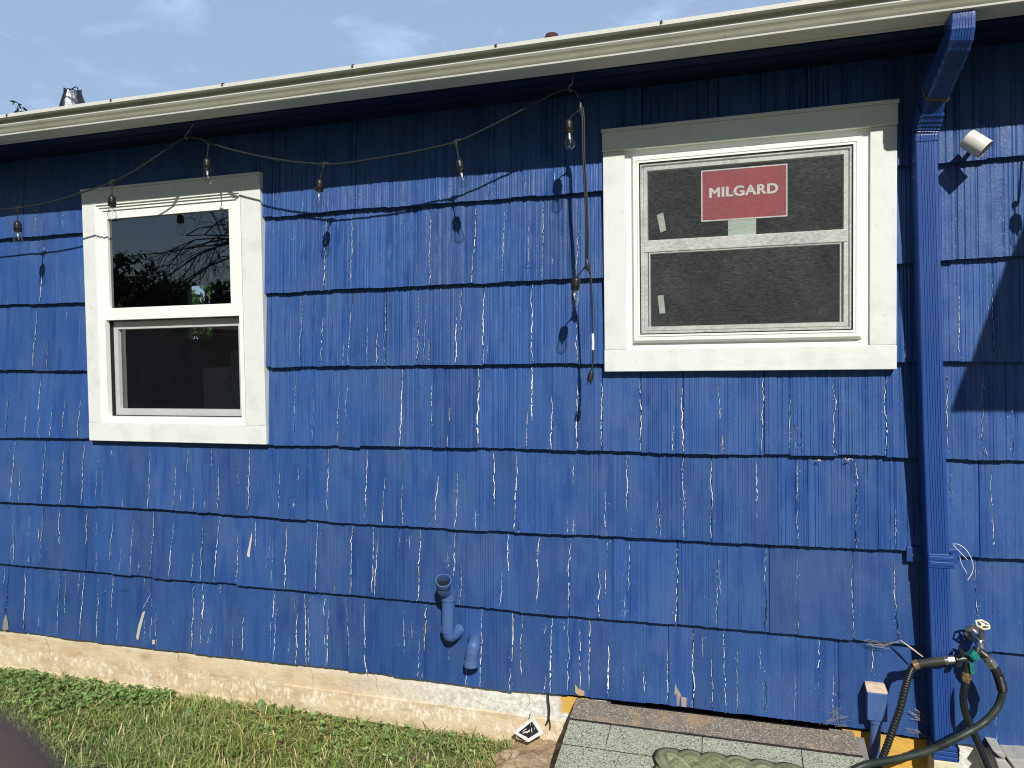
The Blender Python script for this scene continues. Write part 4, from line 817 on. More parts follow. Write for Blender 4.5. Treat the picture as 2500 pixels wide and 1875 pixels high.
# ------------------------------------------------------------------ roof things
vt = empty('roof_vent', 'dented metal flashing cone with bent wires on the roof edge', 'roof vent')
b = MB(); yv = .35; zb_ = ZTOP+.086+sl_*(yv+.25); pc_ = at(178, 240, yv); ztop_ = at(178, 222, yv).z; h_ = ztop_-zb_
prof = [(.085, 0), (.072, h_*.3), (.05, h_*.72), (.042, h_*.86), (.040, h_)]
n = 28; vs = []
for r_, h in prof: vs += [(pc_.x+math.cos(t)*r_*(1+.10*math.sin(3*t+1)), yv+math.sin(t)*r_*(1+.08*math.cos(4*t)), zb_+h+.012*math.sin(2*t)*(h/h_)) for t in [2*math.pi*k/n for k in range(n)]]
b.add(vs, [(i*n+k, i*n+(k+1) % n, (i+1)*n+(k+1) % n, (i+1)*n+k) for i in range(4) for k in range(n)], 0, True); b.build('flashing_cone', M['tin'], vt)
b = MB(); z_ = ztop_+.004
b.tube(curve([(pc_.x-.035, yv, z_+.012), (pc_.x-.005, yv, z_+.004), (pc_.x+.03, yv, z_-.008), (pc_.x+.036, yv, z_-.02)], 4), .0025, 5)
b.tube(curve([(pc_.x-.035, yv, z_-.0), (pc_.x-.005, yv, z_+.006), (pc_.x+.018, yv, z_+.014), (pc_.x+.032, yv, z_+.006), (pc_.x+.036, yv, z_-.016)], 4), .0028, 5)
b.build('bent_wire', M['dark'], vt)
p = at(1347, 79, .2); b = MB(); r_ = .030; zt_ = at(1347, 79, .2).z
b.lathe([(.012, -.14), (.012, -.03), (r_, -.03), (r_, -.022), (.022, -.008), (0, -.002)], (p.x, .2, zt_), (0, 0, 1), 20); tag(b.build('vent_stack', M['redfoam']), 'small red-brown cap just showing over the gutter', 'vent cap')
# weed in the gutter
b = MB(); yw = -.27
def px_(x, y, yy=yw): return at(x/7.373, 180+y/7.373, yy)
def leaf(mb, a, bq, wd, n=5, side=Vector((0, 1, 0)), droop=0, col=(1, 1, 1)):
    a, bq = Vector(a), Vector(bq); d = bq-a; sd = d.cross(side).normalized(); vs = []
    for i in range(n+1):
        t = i/n; ww = wd*math.sin(math.pi*min(1, t*.94+.03))**.7; c = a+d*t+Vector((0, 0, -droop*t*t)); vs += [c-sd*ww/2, c+sd*ww/2]
    mb.add(vs, [(2*i, 2*i+1, 2*i+3, 2*i+2) for i in range(n)], 0, True, col)
stem = [px_(x, y) for x, y in ((330, 760), (340, 690), (320, 600), (335, 545), (290, 510), (215, 480))]
b.tube(curve(stem, 4), .0016, 5, col=(.35, .35, .35))
for (a1, a2, b1, b2, wd) in ((300,520,165,485,.006), (320,540,400,565,.006), (330,600,310,690,.009), (340,560,385,640,.009), (330,650,255,690,.006), (400,605,500,675,.010), (340,690,430,675,.005), (330,690,250,700,.006), (345,660,280,620,.004), (250,520,225,560,.006)):
    leaf(b, px_(a1, a2), px_(b1, b2), wd, side=Vector((0, 1, .2)), col=(.35, .35, .38))
tag(b.build('gutter_weed', M['leafd']), 'small dark leafy weed sprouting over the gutter at far left', 'weed')

# ------------------------------------------------------------------ shingled lid with rope mat
lid = empty('hatch_lid', 'low sloping lid covered in pale granule shingles against the wall', 'hatch lid')
Z0L, SLP = .204, .2
def lz(y): return Z0L+SLP*y
Xa, Xb = -.551, .372
def slab(mb, x0, x1, y0, y1, lift, th, mi=0, x0b=None, x1b=None):
    x0b = x0 if x0b is None else x0b; x1b = x1 if x1b is None else x1b; N = 24; rgs = np.random.default_rng(3)
    vs = []
    for i in range(N+1):
        f_ = i/N; j = rgs.normal(0, .0009); xa, xb = x0+(x1-x0)*f_, x0b+(x1b-x0b)*f_
        for (x, y, z) in ((xa, y0, lz(y0)+lift*.3), (xb, y1+j, lz(y1)+lift), (xb, y1+j, lz(y1)+lift-th), (xa, y0, lz(y0)+lift*.3-th)): vs.append((x, y, z))
    fs = [(i*4+k, (i+1)*4+k, (i+1)*4+(k+1) % 4, i*4+(k+1) % 4) for i in range(N) for k in range(4)]+[(0, 1, 2, 3), (4*N+3, 4*N+2, 4*N+1, 4*N)]
    mb.add(vs, fs, mi)
    for q_ in range(len(fs)):
        if q_ < 4*N and q_ % 4 == 1 or q_ >= 4*N: mb.mi[len(mb.mi)-len(fs)+q_] = 1
b = MB(); b.prism([(-.024, lz(-.012)-.004), (-1.0, lz(-1.0)-.004), (-1.0, lz(-1.0)-.045), (-.024, lz(-.024)-.045)], Xa+.006, Xb+.03); b.build('board', M['fence'], lid)
b = MB(); slab(b, Xa, -.425, -.004, -.119, .006, .005, 0, Xa, -.425); slab(b, -.425, .30, -.014, -.119, .006, .005, 0, -.425, .30); slab(b, .30, Xb, -.004, -.119, .006, .005, 0, .30, Xb+.014); b.build('flashing_strip', [M['gran2'], M['tar']], lid)
b = MB(); y = -.118; row = 0
rr = random.Random(5)
while y > -.95:
    y1 = y-.127; xx = Xa+.001-.0005*row
    first = [.145, .32, .08, .21][row % 4]; wid_ = first
    while xx < Xb+.02:
        xe = min(xx+wid_, Xb+.018+.01*(row > 0))
        slab(b, xx, xe-.0032, y+.03, y1, .0045+rr.uniform(-.0006, .0006)-.0018*0, .0045)
        xx = xe+.0; wid_ = .305
        if xe >= Xb+.018: break
    y = y1; row += 1
b.build('shingles', [M['gran'], M['tar']], lid)
b = MB(); b.box(Xa+.003, Xb+.012, -.124, -.1195, lz(-.12)+.0015, lz(-.12)+.0042); b.build('tar_line', M['tar'], lid)
b = MB(); b.box(-.438, .338, .0, .056, .10, .1925); b.build('painted_gap_shade', M['dark'], lid)
# the near-black box above paints in the shade of the gap behind the lid
# rope mat: plaited oval
mat_o = MB()
def rope_mat(x0, y1, nxu, nyu, u_):     # strands bounce at 45 degrees inside a rectangle, over and under
    W_, L_ = nxu*u_, nyu*u_; seen = set(); Th = .0058; Wd = u_*.47; step = 12; fib = np.random.default_rng(5)
    starts = [(.0, (k+.5)*u_, 1, 1) for k in range(nyu)]
    si = 0
    for (sx_, sy_, dx, dy) in starts:
        key = round(sy_/u_*2)
        if ('L', key) in seen: continue
        x, y = sx_, sy_; pts = []; x_, y_ = 1, 1; n0 = 0
        while True:
            if abs(x) < 1e-6: seen.add(('L', round(y/u_*2)))
            tx = (W_-x)/1 if dx > 0 else x; ty = (L_-y)/1 if dy > 0 else y; t = min(tx, ty)
            ns = max(1, int(round(t/(u_/2))))*step//2
            for k in range(ns): pts.append((x+dx*t*k/ns, y+dy*t*k/ns, dx*dy))
            x += dx*t; y += dy*t
            if tx <= ty+1e-7: dx = -dx
            if ty <= tx+1e-7: dy = -dy
            n0 += 1
            if (abs(x-sx_) < 1e-6 and abs(y-sy_) < 1e-6) or n0 > 200: break
        P = np.array([(a, b) for a, b, c in pts]); fam = np.array([c for a, b, c in pts]); n = len(P)
        p_ = (P[:, 0]+P[:, 1])/u_-.5; q_ = (P[:, 0]-P[:, 1])/u_-.5
        # family A (dx*dy>0): q const ; family B: p const
        hA = np.cos(np.pi*p_)*np.cos(np.pi*np.round(q_)); hB = -np.cos(np.pi*q_)*np.cos(np.pi*np.round(p_))
        h = np.where(fam > 0, hA, hB)*Th*1.15
        edge = np.minimum.reduce([P[:, 0], W_-P[:, 0], P[:, 1], L_-P[:, 1]])/u_
        Ps = np.zeros_like(P); hs = np.zeros(n); R_ = 6
        for d in range(-R_, R_+1): Ps += np.roll(P, d, 0); hs += np.roll(h, d)
        Ps /= 2*R_+1; hs /= (2*R_+1)*.62
        V3 = [Vector((x0+a, y1-b, lz(y1-b)+.008+Th*1.25+z)) for (a, b), z in zip(Ps, hs)]
        ns_ = 30; vs = []; cols_ = []
        ft = fib.uniform(.62, 1.25, ns_)
        for i in range(n):
            t = (V3[(i+1) % n]-V3[i-1]).normalized(); sd = t.cross(Vector((0, 0, 1))).normalized(); nn = sd.cross(t)
            for k in range(ns_):
                a = 2*math.pi*k/ns_; rr_ = 1+(.07 if k % 2 else -.03)+.02*math.sin(i*.9+k*2.3)
                vs.append(V3[i]+sd*math.cos(a)*Wd*rr_+nn*math.sin(a)*Th*rr_*(1 if abs(math.sin(a)) < .9 else 1.05))
        fs = [(i*ns_+k, i*ns_+(k+1) % ns_, ((i+1) % n)*ns_+(k+1) % ns_, ((i+1) % n)*ns_+k) for i in range(n) for k in range(ns_)]
        sh = [(1, 1, 1), (.86, .9, .82), (1.08, 1.05, 1.0), (.94, .96, .86)][si % 4]; si += 1
        mat_o.add(vs, fs, 0, True, sh); mat_o.col[-len(vs):] = [tuple(c_*ft[k]*(1+.10*math.sin(i*.35+k*1.3)) for c_ in sh) for i in range(n) for k in range(ns_)]
rope_mat(-.232, -.214, 6, 10, .0722)
tag(mat_o.build('rope_doormat', M['rope']), 'sage green woven rope doormat lying on the shingled lid', 'doormat')

# ------------------------------------------------------------------ ground cover and small things in front of the wall
sb = MB(); NX_, NY_ = 60, 30; vs = []
for j in range(NY_+1):
    for i in range(NX_+1):
        x = -1.15+i/NX_*.75; y = -.008-j/NY_*.75
        e_ = sstep(-.92+.06*math.sin(j*.9), -.72+.04*math.sin(j*.5), x); z = -.015+.055*float(e_)*(1-.3*j/NY_)+.012*math.sin(x*31+j*.3)*math.sin(j*.8+x*9)+random.gauss(0, .0025)
        vs.append((x, y, z))
sb.add(vs, [(j*(NX_+1)+i, j*(NX_+1)+i+1, (j+1)*(NX_+1)+i+1, (j+1)*(NX_+1)+i) for j in range(NY_) for i in range(NX_)], 0, True)
tag(sb.build('soil_bank', M['soil']), kind='structure')
sb = MB(); NX_ = 100; NY_ = 26; vs = []
for j in range(NY_+1):
    for i in range(NX_+1):
        x = -4.6+i/NX_*5.8; y = -.008-j/NY_*1.6
        vs.append((x, y, -.006+.008*math.sin(x*3.1+y*4)+.006*math.sin(x*9+1)*math.sin(y*11)+.028*math.exp(y/.06)*.5))
sb.add(vs, [(j*(NX_+1)+i, j*(NX_+1)+i+1, (j+1)*(NX_+1)+i+1, (j+1)*(NX_+1)+i) for j in range(NY_) for i in range(NX_)], 0, True)
tag(sb.build('lawn_soil', M['ground']), kind='structure')
def ylim(x):      # how far towards the camera the lawn can be seen, plus a margin
    return np.clip(-1.02+(x+3.9)*.34, -1.25, -.34)-.20
N = 95000
gx = rng.uniform(-4.3, -.62, N); gy = -.012-rng.random(N)*1.35
bare = (np.sin(gx*5.3+1)*np.sin(gy*13+gx*2)+.6*np.sin(gx*17)*np.sin(gy*29))
ok = (gy > ylim(gx)) & (rng.random(N) < np.where(bare > .75, .35, 1)) & ~((gx > -.76+gy*.25) & (rng.random(N) < .94))
gx, gy = gx[ok], gy[ok]; n = len(gx)
edge = np.exp(gy/.035)
H = rng.gamma(5, .0058, n)*(1+.45*edge*(rng.random(n) < .35))*(1+.35*np.sin(gx*4)*np.sin(gx*1.7+2)*1)
H = np.clip(H, .012, .13)
tall = rng.random(n) < .012; H = np.where(tall & (gy > -.08), H*1.9, H)
az = rng.uniform(0, 2*np.pi, n); lean = rng.gamma(2.2, .46, n); wd = rng.uniform(.0011, .0026, n)
dx, dy = np.cos(az), np.sin(az); px, py = -dy, dx
Vg = np.zeros((n, 7, 3)); 
for k, (t, wk) in enumerate(((0, 1), (.4, .95), (.75, .6))):
    out_ = lean*t*t*H; zz = t*H*(1-.25*np.clip(lean, 0, 1.5)*t)
    for s_, q in ((0, -1), (1, 1)):
        Vg[:, 2*k+s_, 0] = gx+dx*out_+px*wd*wk*q/1; Vg[:, 2*k+s_, 1] = gy+dy*out_+py*wd*wk*q; Vg[:, 2*k+s_, 2] = zz
out_ = lean*H; Vg[:, 6, 0] = gx+dx*out_; Vg[:, 6, 1] = gy+dy*out_; Vg[:, 6, 2] = H*(1-.3*np.clip(lean, 0, 1.5))
Vg[:, :, 1] = np.minimum(Vg[:, :, 1], -.022)
Vg[:, :, 2] += -.004
base = (np.arange(n)*7)[:, None]
q1 = base+np.array([0, 1, 3, 2]); q2 = base+np.array([2, 3, 5, 4]); q3 = base+np.array([4, 5, 6, 6])
pal = np.array([(.18, .27, .075), (.23, .33, .10), (.11, .19, .055), (.30, .38, .15), (.36, .42, .20), (.62, .56, .35), (.42, .34, .20)])
pr = rng.choice(7, n, p=[.25, .24, .15, .13, .07, .10, .06]); yel = (np.sin(gx*2.3+gy*5)+np.sin(gx*7.1-gy*3))*.5
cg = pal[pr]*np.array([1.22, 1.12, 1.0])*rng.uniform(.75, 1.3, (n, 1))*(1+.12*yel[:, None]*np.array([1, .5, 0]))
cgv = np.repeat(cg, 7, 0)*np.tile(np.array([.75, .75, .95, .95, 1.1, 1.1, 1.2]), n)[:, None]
Vg2 = Vg.reshape(-1, 3)
me = bpy.data.meshes.new('grass'); faces4 = np.concatenate([q1, q2]); tri3 = base+np.array([4, 5, 6])
tot = len(faces4)*4+len(tri3)*3
me.vertices.add(len(Vg2)); me.vertices.foreach_set('co', Vg2.ravel().astype(np.float32)); me.loops.add(tot)
me.loops.foreach_set('vertex_index', np.concatenate([faces4.ravel(), tri3.ravel()]).astype(np.int32))
ls = np.concatenate([np.arange(len(faces4))*4, len(faces4)*4+np.arange(len(tri3))*3]); lt = np.concatenate([np.full(len(faces4), 4), np.full(len(tri3), 3)])
me.polygons.add(len(ls)); me.polygons.foreach_set('loop_start', ls.astype(np.int32)); me.polygons.foreach_set('loop_total', lt.astype(np.int32))
me.materials.append(M['grass']); me.update(calc_edges=True)
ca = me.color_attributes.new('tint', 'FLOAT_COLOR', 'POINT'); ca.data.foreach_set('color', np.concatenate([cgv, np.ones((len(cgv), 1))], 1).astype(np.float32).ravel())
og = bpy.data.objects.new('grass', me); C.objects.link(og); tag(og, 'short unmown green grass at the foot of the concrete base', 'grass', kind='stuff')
# clover patch: three leaflets on a short stalk
vs, fs, cs = [], [], []
def disc(c, nrm, r, col):
    a = Vector((0, 0, 1)).cross(nrm); a = a.normalized() if a.length > .01 else Vector((1, 0, 0)); b_ = nrm.cross(a); o = len(vs)
    for k in range(6): q = k*math.pi/3; vs.append(c+(a*math.cos(q)+b_*math.sin(q)*.85)*r); cs.append(col)
    fs.append(tuple(range(o, o+6)))
for _ in range(1150):
    u_ = random.random(); x = -3.55+1.25*u_**.9 if random.random() < .84 else random.uniform(-1.75, -.85)
    y = -.03-abs(random.gauss(0, .12))*(.6+.6*abs(math.sin(x*4))); z = random.uniform(.010, .050)
    if y < float(ylim(x)): continue
    g_ = random.uniform(.6, 1.45); col = (.20*g_, .31*g_, .10*g_)
    for k in range(3):
        q = random.uniform(0, .6)+k*2.09; r_ = random.uniform(.004, .0075)
        disc(Vector((x+math.cos(q)*r_, y+math.sin(q)*r_, z+random.uniform(-.002, .002))), Vector((random.gauss(.1, .55), random.gauss(-.25, .5), 1)).normalized(), r_, col)
me = bpy.data.meshes.new('clover'); me.from_pydata(vs, [], fs); me.materials.append(M['grass'])
ca = me.color_attributes.new('tint', 'FLOAT_COLOR', 'POINT'); ca.data.foreach_set('color', np.concatenate([np.array(cs), np.ones((len(cs), 1))], 1).ravel())
oc = bpy.data.objects.new('clover', me); C.objects.link(oc); tag(oc, 'low clover leaves growing among the grass by the concrete base', 'clover', kind='stuff')
# broad-leaved weeds
WD = [((642, 1728), 6, .062, 'broad-leaved weed spreading its leaves near the middle of the lawn edge'), ((712, 1733), 5, .045, 'small broad-leaved weed right of the larger spreading weed'),
      ((304, 1698), 5, .045, 'broad-leaved weed at the right end of the clover patch'), ((432, 1684), 2, .040, 'single upright dark leaf against the concrete base'),
      ((458, 1748), 3, .045, 'pale broad leaves lying flat in the lawn'), ((570, 1722), 4, .035, 'tiny weed between two larger weeds by the concrete base')]
for (u_, v_), nl, ln, lab in WD:
    d = ray(u_, v_); t_ = (.02-CAM.z)/d.z; c = CAM+d*t_; c.y = min(c.y, -.045); b = MB()
    for k in range(nl):
        q = 2*math.pi*k/nl+random.uniform(-.4, .4); el = random.uniform(.25, .7) if nl > 2 else 1.3
        l_ = ln*random.uniform(.75, 1.15); e = c+Vector((math.cos(q)*math.cos(el), min(math.sin(q)*math.cos(el), .55), math.sin(el)))*l_
        if e.y > -.025: e.y = -.025
        gcol = random.uniform(.85, 1.35); leaf(b, c-Vector((0, 0, .02)), e, l_*random.uniform(.38, .55), 7, Vector((0, 0, 1)) if nl > 2 else Vector((0, 1, 0)), .008, (gcol, gcol, gcol*.9))
    tag(b.build('broadleaf_weed', M['weed']), lab, 'weed', 'broad-leaved weeds in the lawn')
# square card frame, crumpled
k6 = 7.373
def c6(x, y, yy): return at(1200+x/k6, 1680+y/k6, yy)
cd = empty('square_card', 'tilted white framed square card with black centre stuck in the grass', 'card')
o4 = [c6(735, 520, -.045), c6(925, 815, -.075), c6(662, 975, -.10), c6(395, 805, -.075)]; i4 = [c6(728, 600, -.052), c6(852, 790, -.075), c6(668, 905, -.092), c6(480, 800, -.075)]
b = MB(); off_ = Vector((.001, .004, .002))
b.add(o4+i4+[p+off_ for p in o4]+[p+off_ for p in i4], [(0, 1, 5, 4), (1, 2, 6, 5), (2, 3, 7, 6), (3, 0, 4, 7), (8, 9, 1, 0), (9, 10, 2, 1), (10, 11, 3, 2), (11, 8, 0, 3)]); b.build('frame', M['pvc'], cd)
b = MB(); ib = [p+off_*.6 for p in i4]; b.add(ib, [(0, 1, 2, 3)]); b.build('panel', M['gasket'], cd)
b = MB()
for (pa_, pb_, wd_) in (((705,625),(712,670),.004), ((560,775),(640,715),.004), ((690,740),(600,900),.009), ((775,700),(770,740),.003), ((660,770),(560,800),.006), ((720,700),(735,800),.003)):
    leaf(b, c6(*pa_, -.070)+Vector((0, -.004, 0)), c6(*pb_, -.078)+Vector((0, -.004, 0)), wd_, 4, Vector((0, 1, .3)))
b.build('torn_print', M['white'], cd)
b = MB(); b.tube([c6(735, 530, -.047), c6(735, 480, -.030), c6(742, 425, -.028)], [.010, .008, .006], 8); b.build('corner_tab', M['pvc'], cd)
# cable down the concrete
b = MB(); b.tube(curve([c6(x, y, -.024) for x, y in ((1020, 90), (1022, 200), (1040, 380), (1035, 500), (1020, 580), (985, 650))], 6), .0034, 8)
b.tube(curve([c6(x, y, -.024) for x, y in ((1035, 520), (1050, 600), (1060, 680), (1055, 740))], 5), .0018, 6)
tag(b.build('cable', M['cord']), 'dark cable hanging down the whitish concrete left of the lid', 'cable')
# stones in the soil
for i, (x, y, s_, lab) in enumerate(((1250, 1848, .030, 'angular tan stone in the soil below the square card'), (1262, 1866, .022, 'small pale stone beside the angular one at the bottom edge'), (1345, 1812, .014, 'pale stone chip close to the lid edge'))):
    d = ray(x, y); t_ = (.03-CAM.z)/d.z; c = CAM+d*t_; bm = bmesh.new(); bmesh.ops.create_icosphere(bm, subdivisions=3, radius=s_)
    for v in bm.verts:
        nn = v.co.normalized(); v.co = Vector((v.co.x*1.25, v.co.y, v.co.z*.75))*(1+.18*math.sin(nn.x*5+i)+.12*math.sin(nn.y*9+nn.z*7)+random.gauss(0, .015))+c
    me = bpy.data.meshes.new('stone'); bm.to_mesh(me); bm.free(); me.materials.append(M['soil']); o = bpy.data.objects.new('stone', me); C.objects.link(o); tag(o, lab, 'stone', 'stones beside the lid')

# ------------------------------------------------------------------ things outside the frame, some added only to shade, others mirrored in the glass
cp = MB(); q = SUND
def caster(u_, v_, yy):       # the point at depth yy whose shadow meets the wall at the measured pixel
    S = at(u_, v_, -.02); return S-q*((S.y-yy)/q.y)
A_, B_, C2, D2 = caster(2336, 990, -1.0), caster(2485, 600, -1.0), caster(2640, 250, -1.0), caster(3300, 990, -1.0)
E2 = caster(3300, 250, -1.0)
cn = [A_, B_, C2, E2, D2]; cp.add(cn+[p+Vector((0, -.03, .01)) for p in cn], [(0, 1, 2, 3, 4), (9, 8, 7, 6, 5)]+[(i, (i+1) % 5, (i+1) % 5+5, i+5) for i in range(5)])  # guessed panel, added and shaped only to cast the far-right wall shadow
cn_o = cp.build('shadow_caster', M['sleevec'], recalc=True); tag(cn_o, 'unseen grey panel added at the right to cast the shadow on the wall', 'shadow caster')
# far bulb of the string, out of frame
sa = caster(2487, 590, YS); sb_ = caster(2482, 520, YS)
b = MB(); b.tube(curve([(sb_.x+.04, YS, 2.37), (sb_.x+.03, YS, 2.25), sb_+Vector((.012, 0, .05)), sb_+Vector((.0, 0, .035))], 6), .0034, 8); b.build('cord', M['cord'], sln)
bulb(sb_+Vector((0, 0, .035)), sb_+Vector((0, 0, .0)), sb_+Vector((.004, 0, -.1)))
# trees and neighbour behind the camera (mirrored; three trees only added to hold back skylight), tree behind the house (seen through)
def tree(name, label, base, h, cr_, n_leaf, ls_, col, seed, trunk_r=.12, squash=.8, sparse=False, crown_z=.62):
    rd = np.random.default_rng(seed); root = empty(name, label, 'tree', 'trees around the garden'); b = MB(); bx0 = Vector(base)
    b.tube([bx0, bx0+Vector((.1, .05, h*.35)), bx0+Vector((.05, .1, h*.75))], [trunk_r, trunk_r*.75, trunk_r*.35], 8)
    ctr = bx0+Vector((0, 0, h*crown_z)); cl = []
    for k in range(11):
        an = rd.uniform(0, 2*np.pi); rr_ = cr_*rd.uniform(.25, .8); e = ctr+Vector((math.cos(an)*rr_, math.sin(an)*rr_, rd.uniform(-.3, .45)*h*.6*squash)); cl.append(e)
        b.tube(curve([bx0+Vector((.06, .06, h*rd.uniform(.25, .5))), (ctr+e)/2+Vector((0, 0, -.1)), e], 4), [trunk_r*.3*(1-.08*q_) for q_ in range(9)], 5)
    b.build('trunk', M['bark'], root)
    P = []; 
    for e in cl:
        m_ = n_leaf//len(cl); g_ = rd.normal(0, 1, (m_, 3)); g_ /= np.linalg.norm(g_, axis=1)[:, None]; g_ *= (cr_*rd.uniform(.28, .5))*rd.random((m_, 1))**.4; g_[:, 2] *= squash; P.append(g_+np.array(e))
    P = np.concatenate(P); m_ = len(P); a = rd.normal(0, 1, (m_, 3)); a /= np.linalg.norm(a, axis=1)[:, None]; bq = np.cross(a, rd.normal(0, 1, (m_, 3))); bq /= np.linalg.norm(bq, axis=1)[:, None]
    sz = ls_*rd.uniform(.6, 1.4, (m_, 1)); V = np.stack([P-a*sz, P+bq*sz*.45, P+a*sz, P-bq*sz*.45], 1).reshape(-1, 3); F = np.arange(m_*4).reshape(-1, 4)
    cc_ = np.repeat(np.array([col])*rd.uniform(.5, 1.5, (m_, 1)), 4, 0); fastmesh('crown', V, F, [M['leafd']], root, cols=cc_)
tree('garden_tree', 'dark tree behind the photographer at the left, mirrored in the tall window', (-11.3, -8.0, 0), 4.4, 1.35, 5200, .07, (1, 1, 1), 1)
tree('garden_tree', 'broad dark tree behind the photographer, mirrored low in the tall window', (-17.0, -14.5, 0), 3.9, 2.6, 8000, .10, (.9, .9, .9), 2, squash=.5)
tree('garden_tree', 'dense tree behind the photographer, mirrored at the right of the tall window', (-13.2, -14.2, 0), 4.3, 2.3, 8000, .10, (.8, .9, .8), 3, squash=.55)
tree('garden_tree', 'rounded dark tree behind the photographer left of the shed', (-21.5, -14.0, 0), 4.6, 2.8, 6000, .12, (1, 1, 1), 4)
tree('garden_tree', 'tall dense unseen tree opposite the wide window, added to hold back skylight', (-5.5, -12.5, 0), 7.6, 3.6, 11000, .15, (.9, .9, .9), 5, crown_z=.55)  # this tree and the next two are added to cut skylight on the wall
tree('garden_tree', 'tall dense unseen tree behind the photographer to the right, added to hold back skylight', (1.0, -13.5, 0), 7.8, 3.8, 11000, .15, (.9, .9, .9), 7, crown_z=.55)
tree('garden_tree', 'bushy unseen tree at the far right, added to hold back skylight', (12.5, -8.5, 0), 6.5, 3.4, 8000, .15, (.9, .9, .9), 8, crown_z=.55)
tree('garden_tree', 'sunlit green tree behind the house seen through the tall window', (-13.2, 13.5, 0), 4.6, 1.6, 5000, .09, (2.2, 2.4, 1.6), 6)
# twigs of an overhanging branch, mirrored near the top of the tall window
b = MB(); rt = random.Random(11)
def twig(p, d, l, r, depth):
    pts = [p]; dd = d.copy()
    for i in range(5): dd = (dd+Vector((rt.gauss(0, .16), rt.gauss(0, .16), rt.gauss(-.05, .14)))).normalized(); pts.append(pts[-1]+dd*l/5)
    b.tube(pts, [r*(1-.13*i) for i in range(6)], 5)
    if depth:
        for i in range(1, 6):
            for _ in range(1 if depth > 1 else 2): twig(pts[i], (dd+Vector((rt.gauss(0, .7), rt.gauss(0, .7), rt.gauss(-.25, .6)))).normalized(), l*rt.uniform(.35, .6), r*.5, depth-1)
root = empty('bare_tree', 'leafless drooping tree behind the photographer mirrored in the tall window', 'tree')
b.tube([(-6.6, -7.6, 0), (-6.7, -7.9, 2.2), (-7.0, -8.0, 3.4)], [.12, .09, .06], 8); b.build('trunk', M['bark'], root); b = MB()
for k in range(5): twig(Vector((-7.0, -8.0, 3.3+.05*k)), Vector((-.9, .12*(k-2), .22-.05*k)).normalized(), 2.6, .024, 3)
b.build('branches', M['bark'], root)
# neighbouring house and fence behind the camera
nh = empty('neighbour_house', 'dark gabled neighbouring house behind the photographer', 'house')
b = MB(); b.box(-21, -11.4, -17, -11.2, 0, 2.15); b.add([(-21, -11.2, 2.15), (-11.4, -11.2, 2.15), (-16.2, -11.2, 3.3), (-21, -17, 2.15), (-11.4, -17, 2.15), (-16.2, -17, 3.3)], [(0, 1, 2), (5, 4, 3), (0, 2, 5, 3), (1, 4, 5, 2)]); b.build('walls', M['nhouse'], nh)
b = MB()
for x0_, z0_, x1_, z1_ in ((-21.4, 2.08, -16.2, 3.33), (-16.2, 3.33, -11.0, 2.08)):
    b.add([(x0_, -10.9, z0_), (x1_, -10.9, z1_), (x1_, -17.2, z1_), (x0_, -17.2, z0_), (x0_, -10.9, z0_+.12), (x1_, -10.9, z1_+.12), (x1_, -17.2, z1_+.12), (x0_, -17.2, z0_+.12)], [(0, 1, 5, 4), (4, 5, 6, 7), (3, 2, 1, 0), (2, 3, 7, 6)])
b.build('roof', M['shing'], nh)
fn = empty('garden_fence', 'weathered board fence behind the photographer', 'fence'); b = MB(); x = -10.8; rf = random.Random(3)
while x < 9: b.box(x, x+.135, -11.4, -11.38, .05, 1.72+rf.uniform(-.01, .01)); x += .142
b.build('boards', M['fence'], fn); b = MB()
for z in (.4, 1.4): b.box(-10.8, 9, -11.38, -11.34, z, z+.09)
b.build('rail', M['fence'], fn)

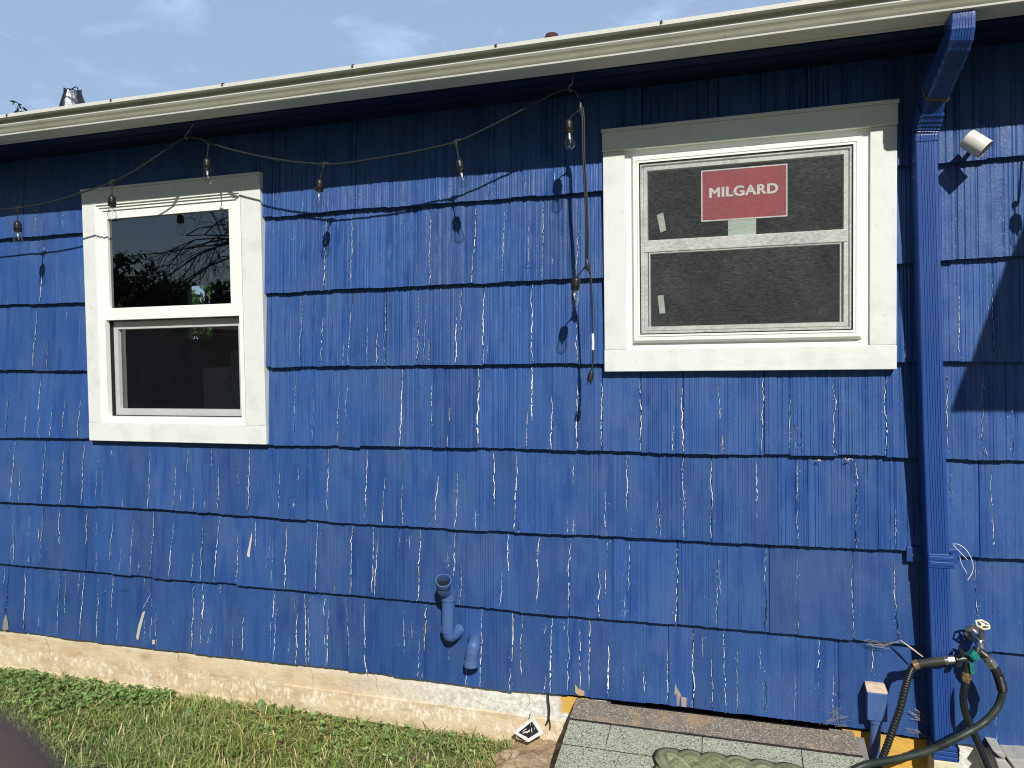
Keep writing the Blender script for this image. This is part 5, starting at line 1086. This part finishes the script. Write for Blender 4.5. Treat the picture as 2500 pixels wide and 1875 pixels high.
# ------------------------------------------------------------------ photographer's hand: one fingertip shows, out of focus
def camp(x, y, z): return CAM+RX*x+UP*y+BK*z
def skin_mesh(name, chain, edges, radii, m, levels=2):
    me = bpy.data.meshes.new(name); me.from_pydata([camp(*c) for c in chain], edges, []); o = bpy.data.objects.new(name, me); C.objects.link(o)
    sk = o.modifiers.new('skin', 'SKIN'); sk.use_smooth_shade = True
    for v, r_ in zip(me.skin_vertices[0].data, radii): v.radius = (r_, r_)
    me.skin_vertices[0].data[0].use_root = True
    su_ = o.modifiers.new('sub', 'SUBSURF'); su_.levels = levels; su_.render_levels = levels
    me.materials.append(m); return o
hx, hy, hz = -.0402, -.0298, -.056
chain = [(-.115, -.135, .020), (-.118, -.110, .012), (-.116, -.088, .002),                      # wrist, palm, knuckle area
         (-.104, -.078, -.022), (-.086, -.064, -.043), (-.063, -.049, -.053), (hx-.0045, hy-.0048, -.056), (hx, hy, hz),      # index
         (-.124, -.078, -.018), (-.118, -.068, -.042), (-.108, -.060, -.050), (-.097, -.055, -.048),  # middle (curled back)
         (-.133, -.088, -.018), (-.134, -.078, -.042), (-.126, -.070, -.052), (-.116, -.066, -.050),  # ring
         (-.139, -.100, -.016), (-.143, -.092, -.036), (-.138, -.084, -.046), (-.130, -.080, -.046),  # little
         (-.096, -.118, .014), (-.078, -.098, .016), (-.066, -.078, .016), (-.056, -.062, .015)]      # thumb
edges = [(0,1),(1,2),(2,3),(3,4),(4,5),(5,6),(6,7),(2,8),(8,9),(9,10),(10,11),(1,12),(12,13),(13,14),(14,15),(1,16),(16,17),(17,18),(18,19),(0,20),(20,21),(21,22),(22,23)]
radii = [.024, .026, .022, .0108, .0106, .0112, .0124, .0124, .0098, .009, .0082, .0072, .0095, .0085, .0078, .0068, .0085, .0075, .0068, .0060, .014, .011, .0102, .0085]
pers = skin_mesh('person', chain, edges, radii, M['skin'])
tag(pers, 'blurred brown fingertip of the photographer over the lower left corner', 'person')
# sleeve and phone of the photographer
b = MB(); b.tube([camp(-.112, -.150, .028), camp(-.10, -.24, .09), camp(-.06, -.38, .20)], [.034, .042, .05], 18); b.build('sleeve', M['sleevec'], pers)
b = MB(); b.obox(camp(.052, -.028, .0075), RX*.078, UP*.039, BK*.0042); tag(b.build('phone', M['black'], bevel=.002), 'dark phone held by the photographer, behind the lens', 'phone')
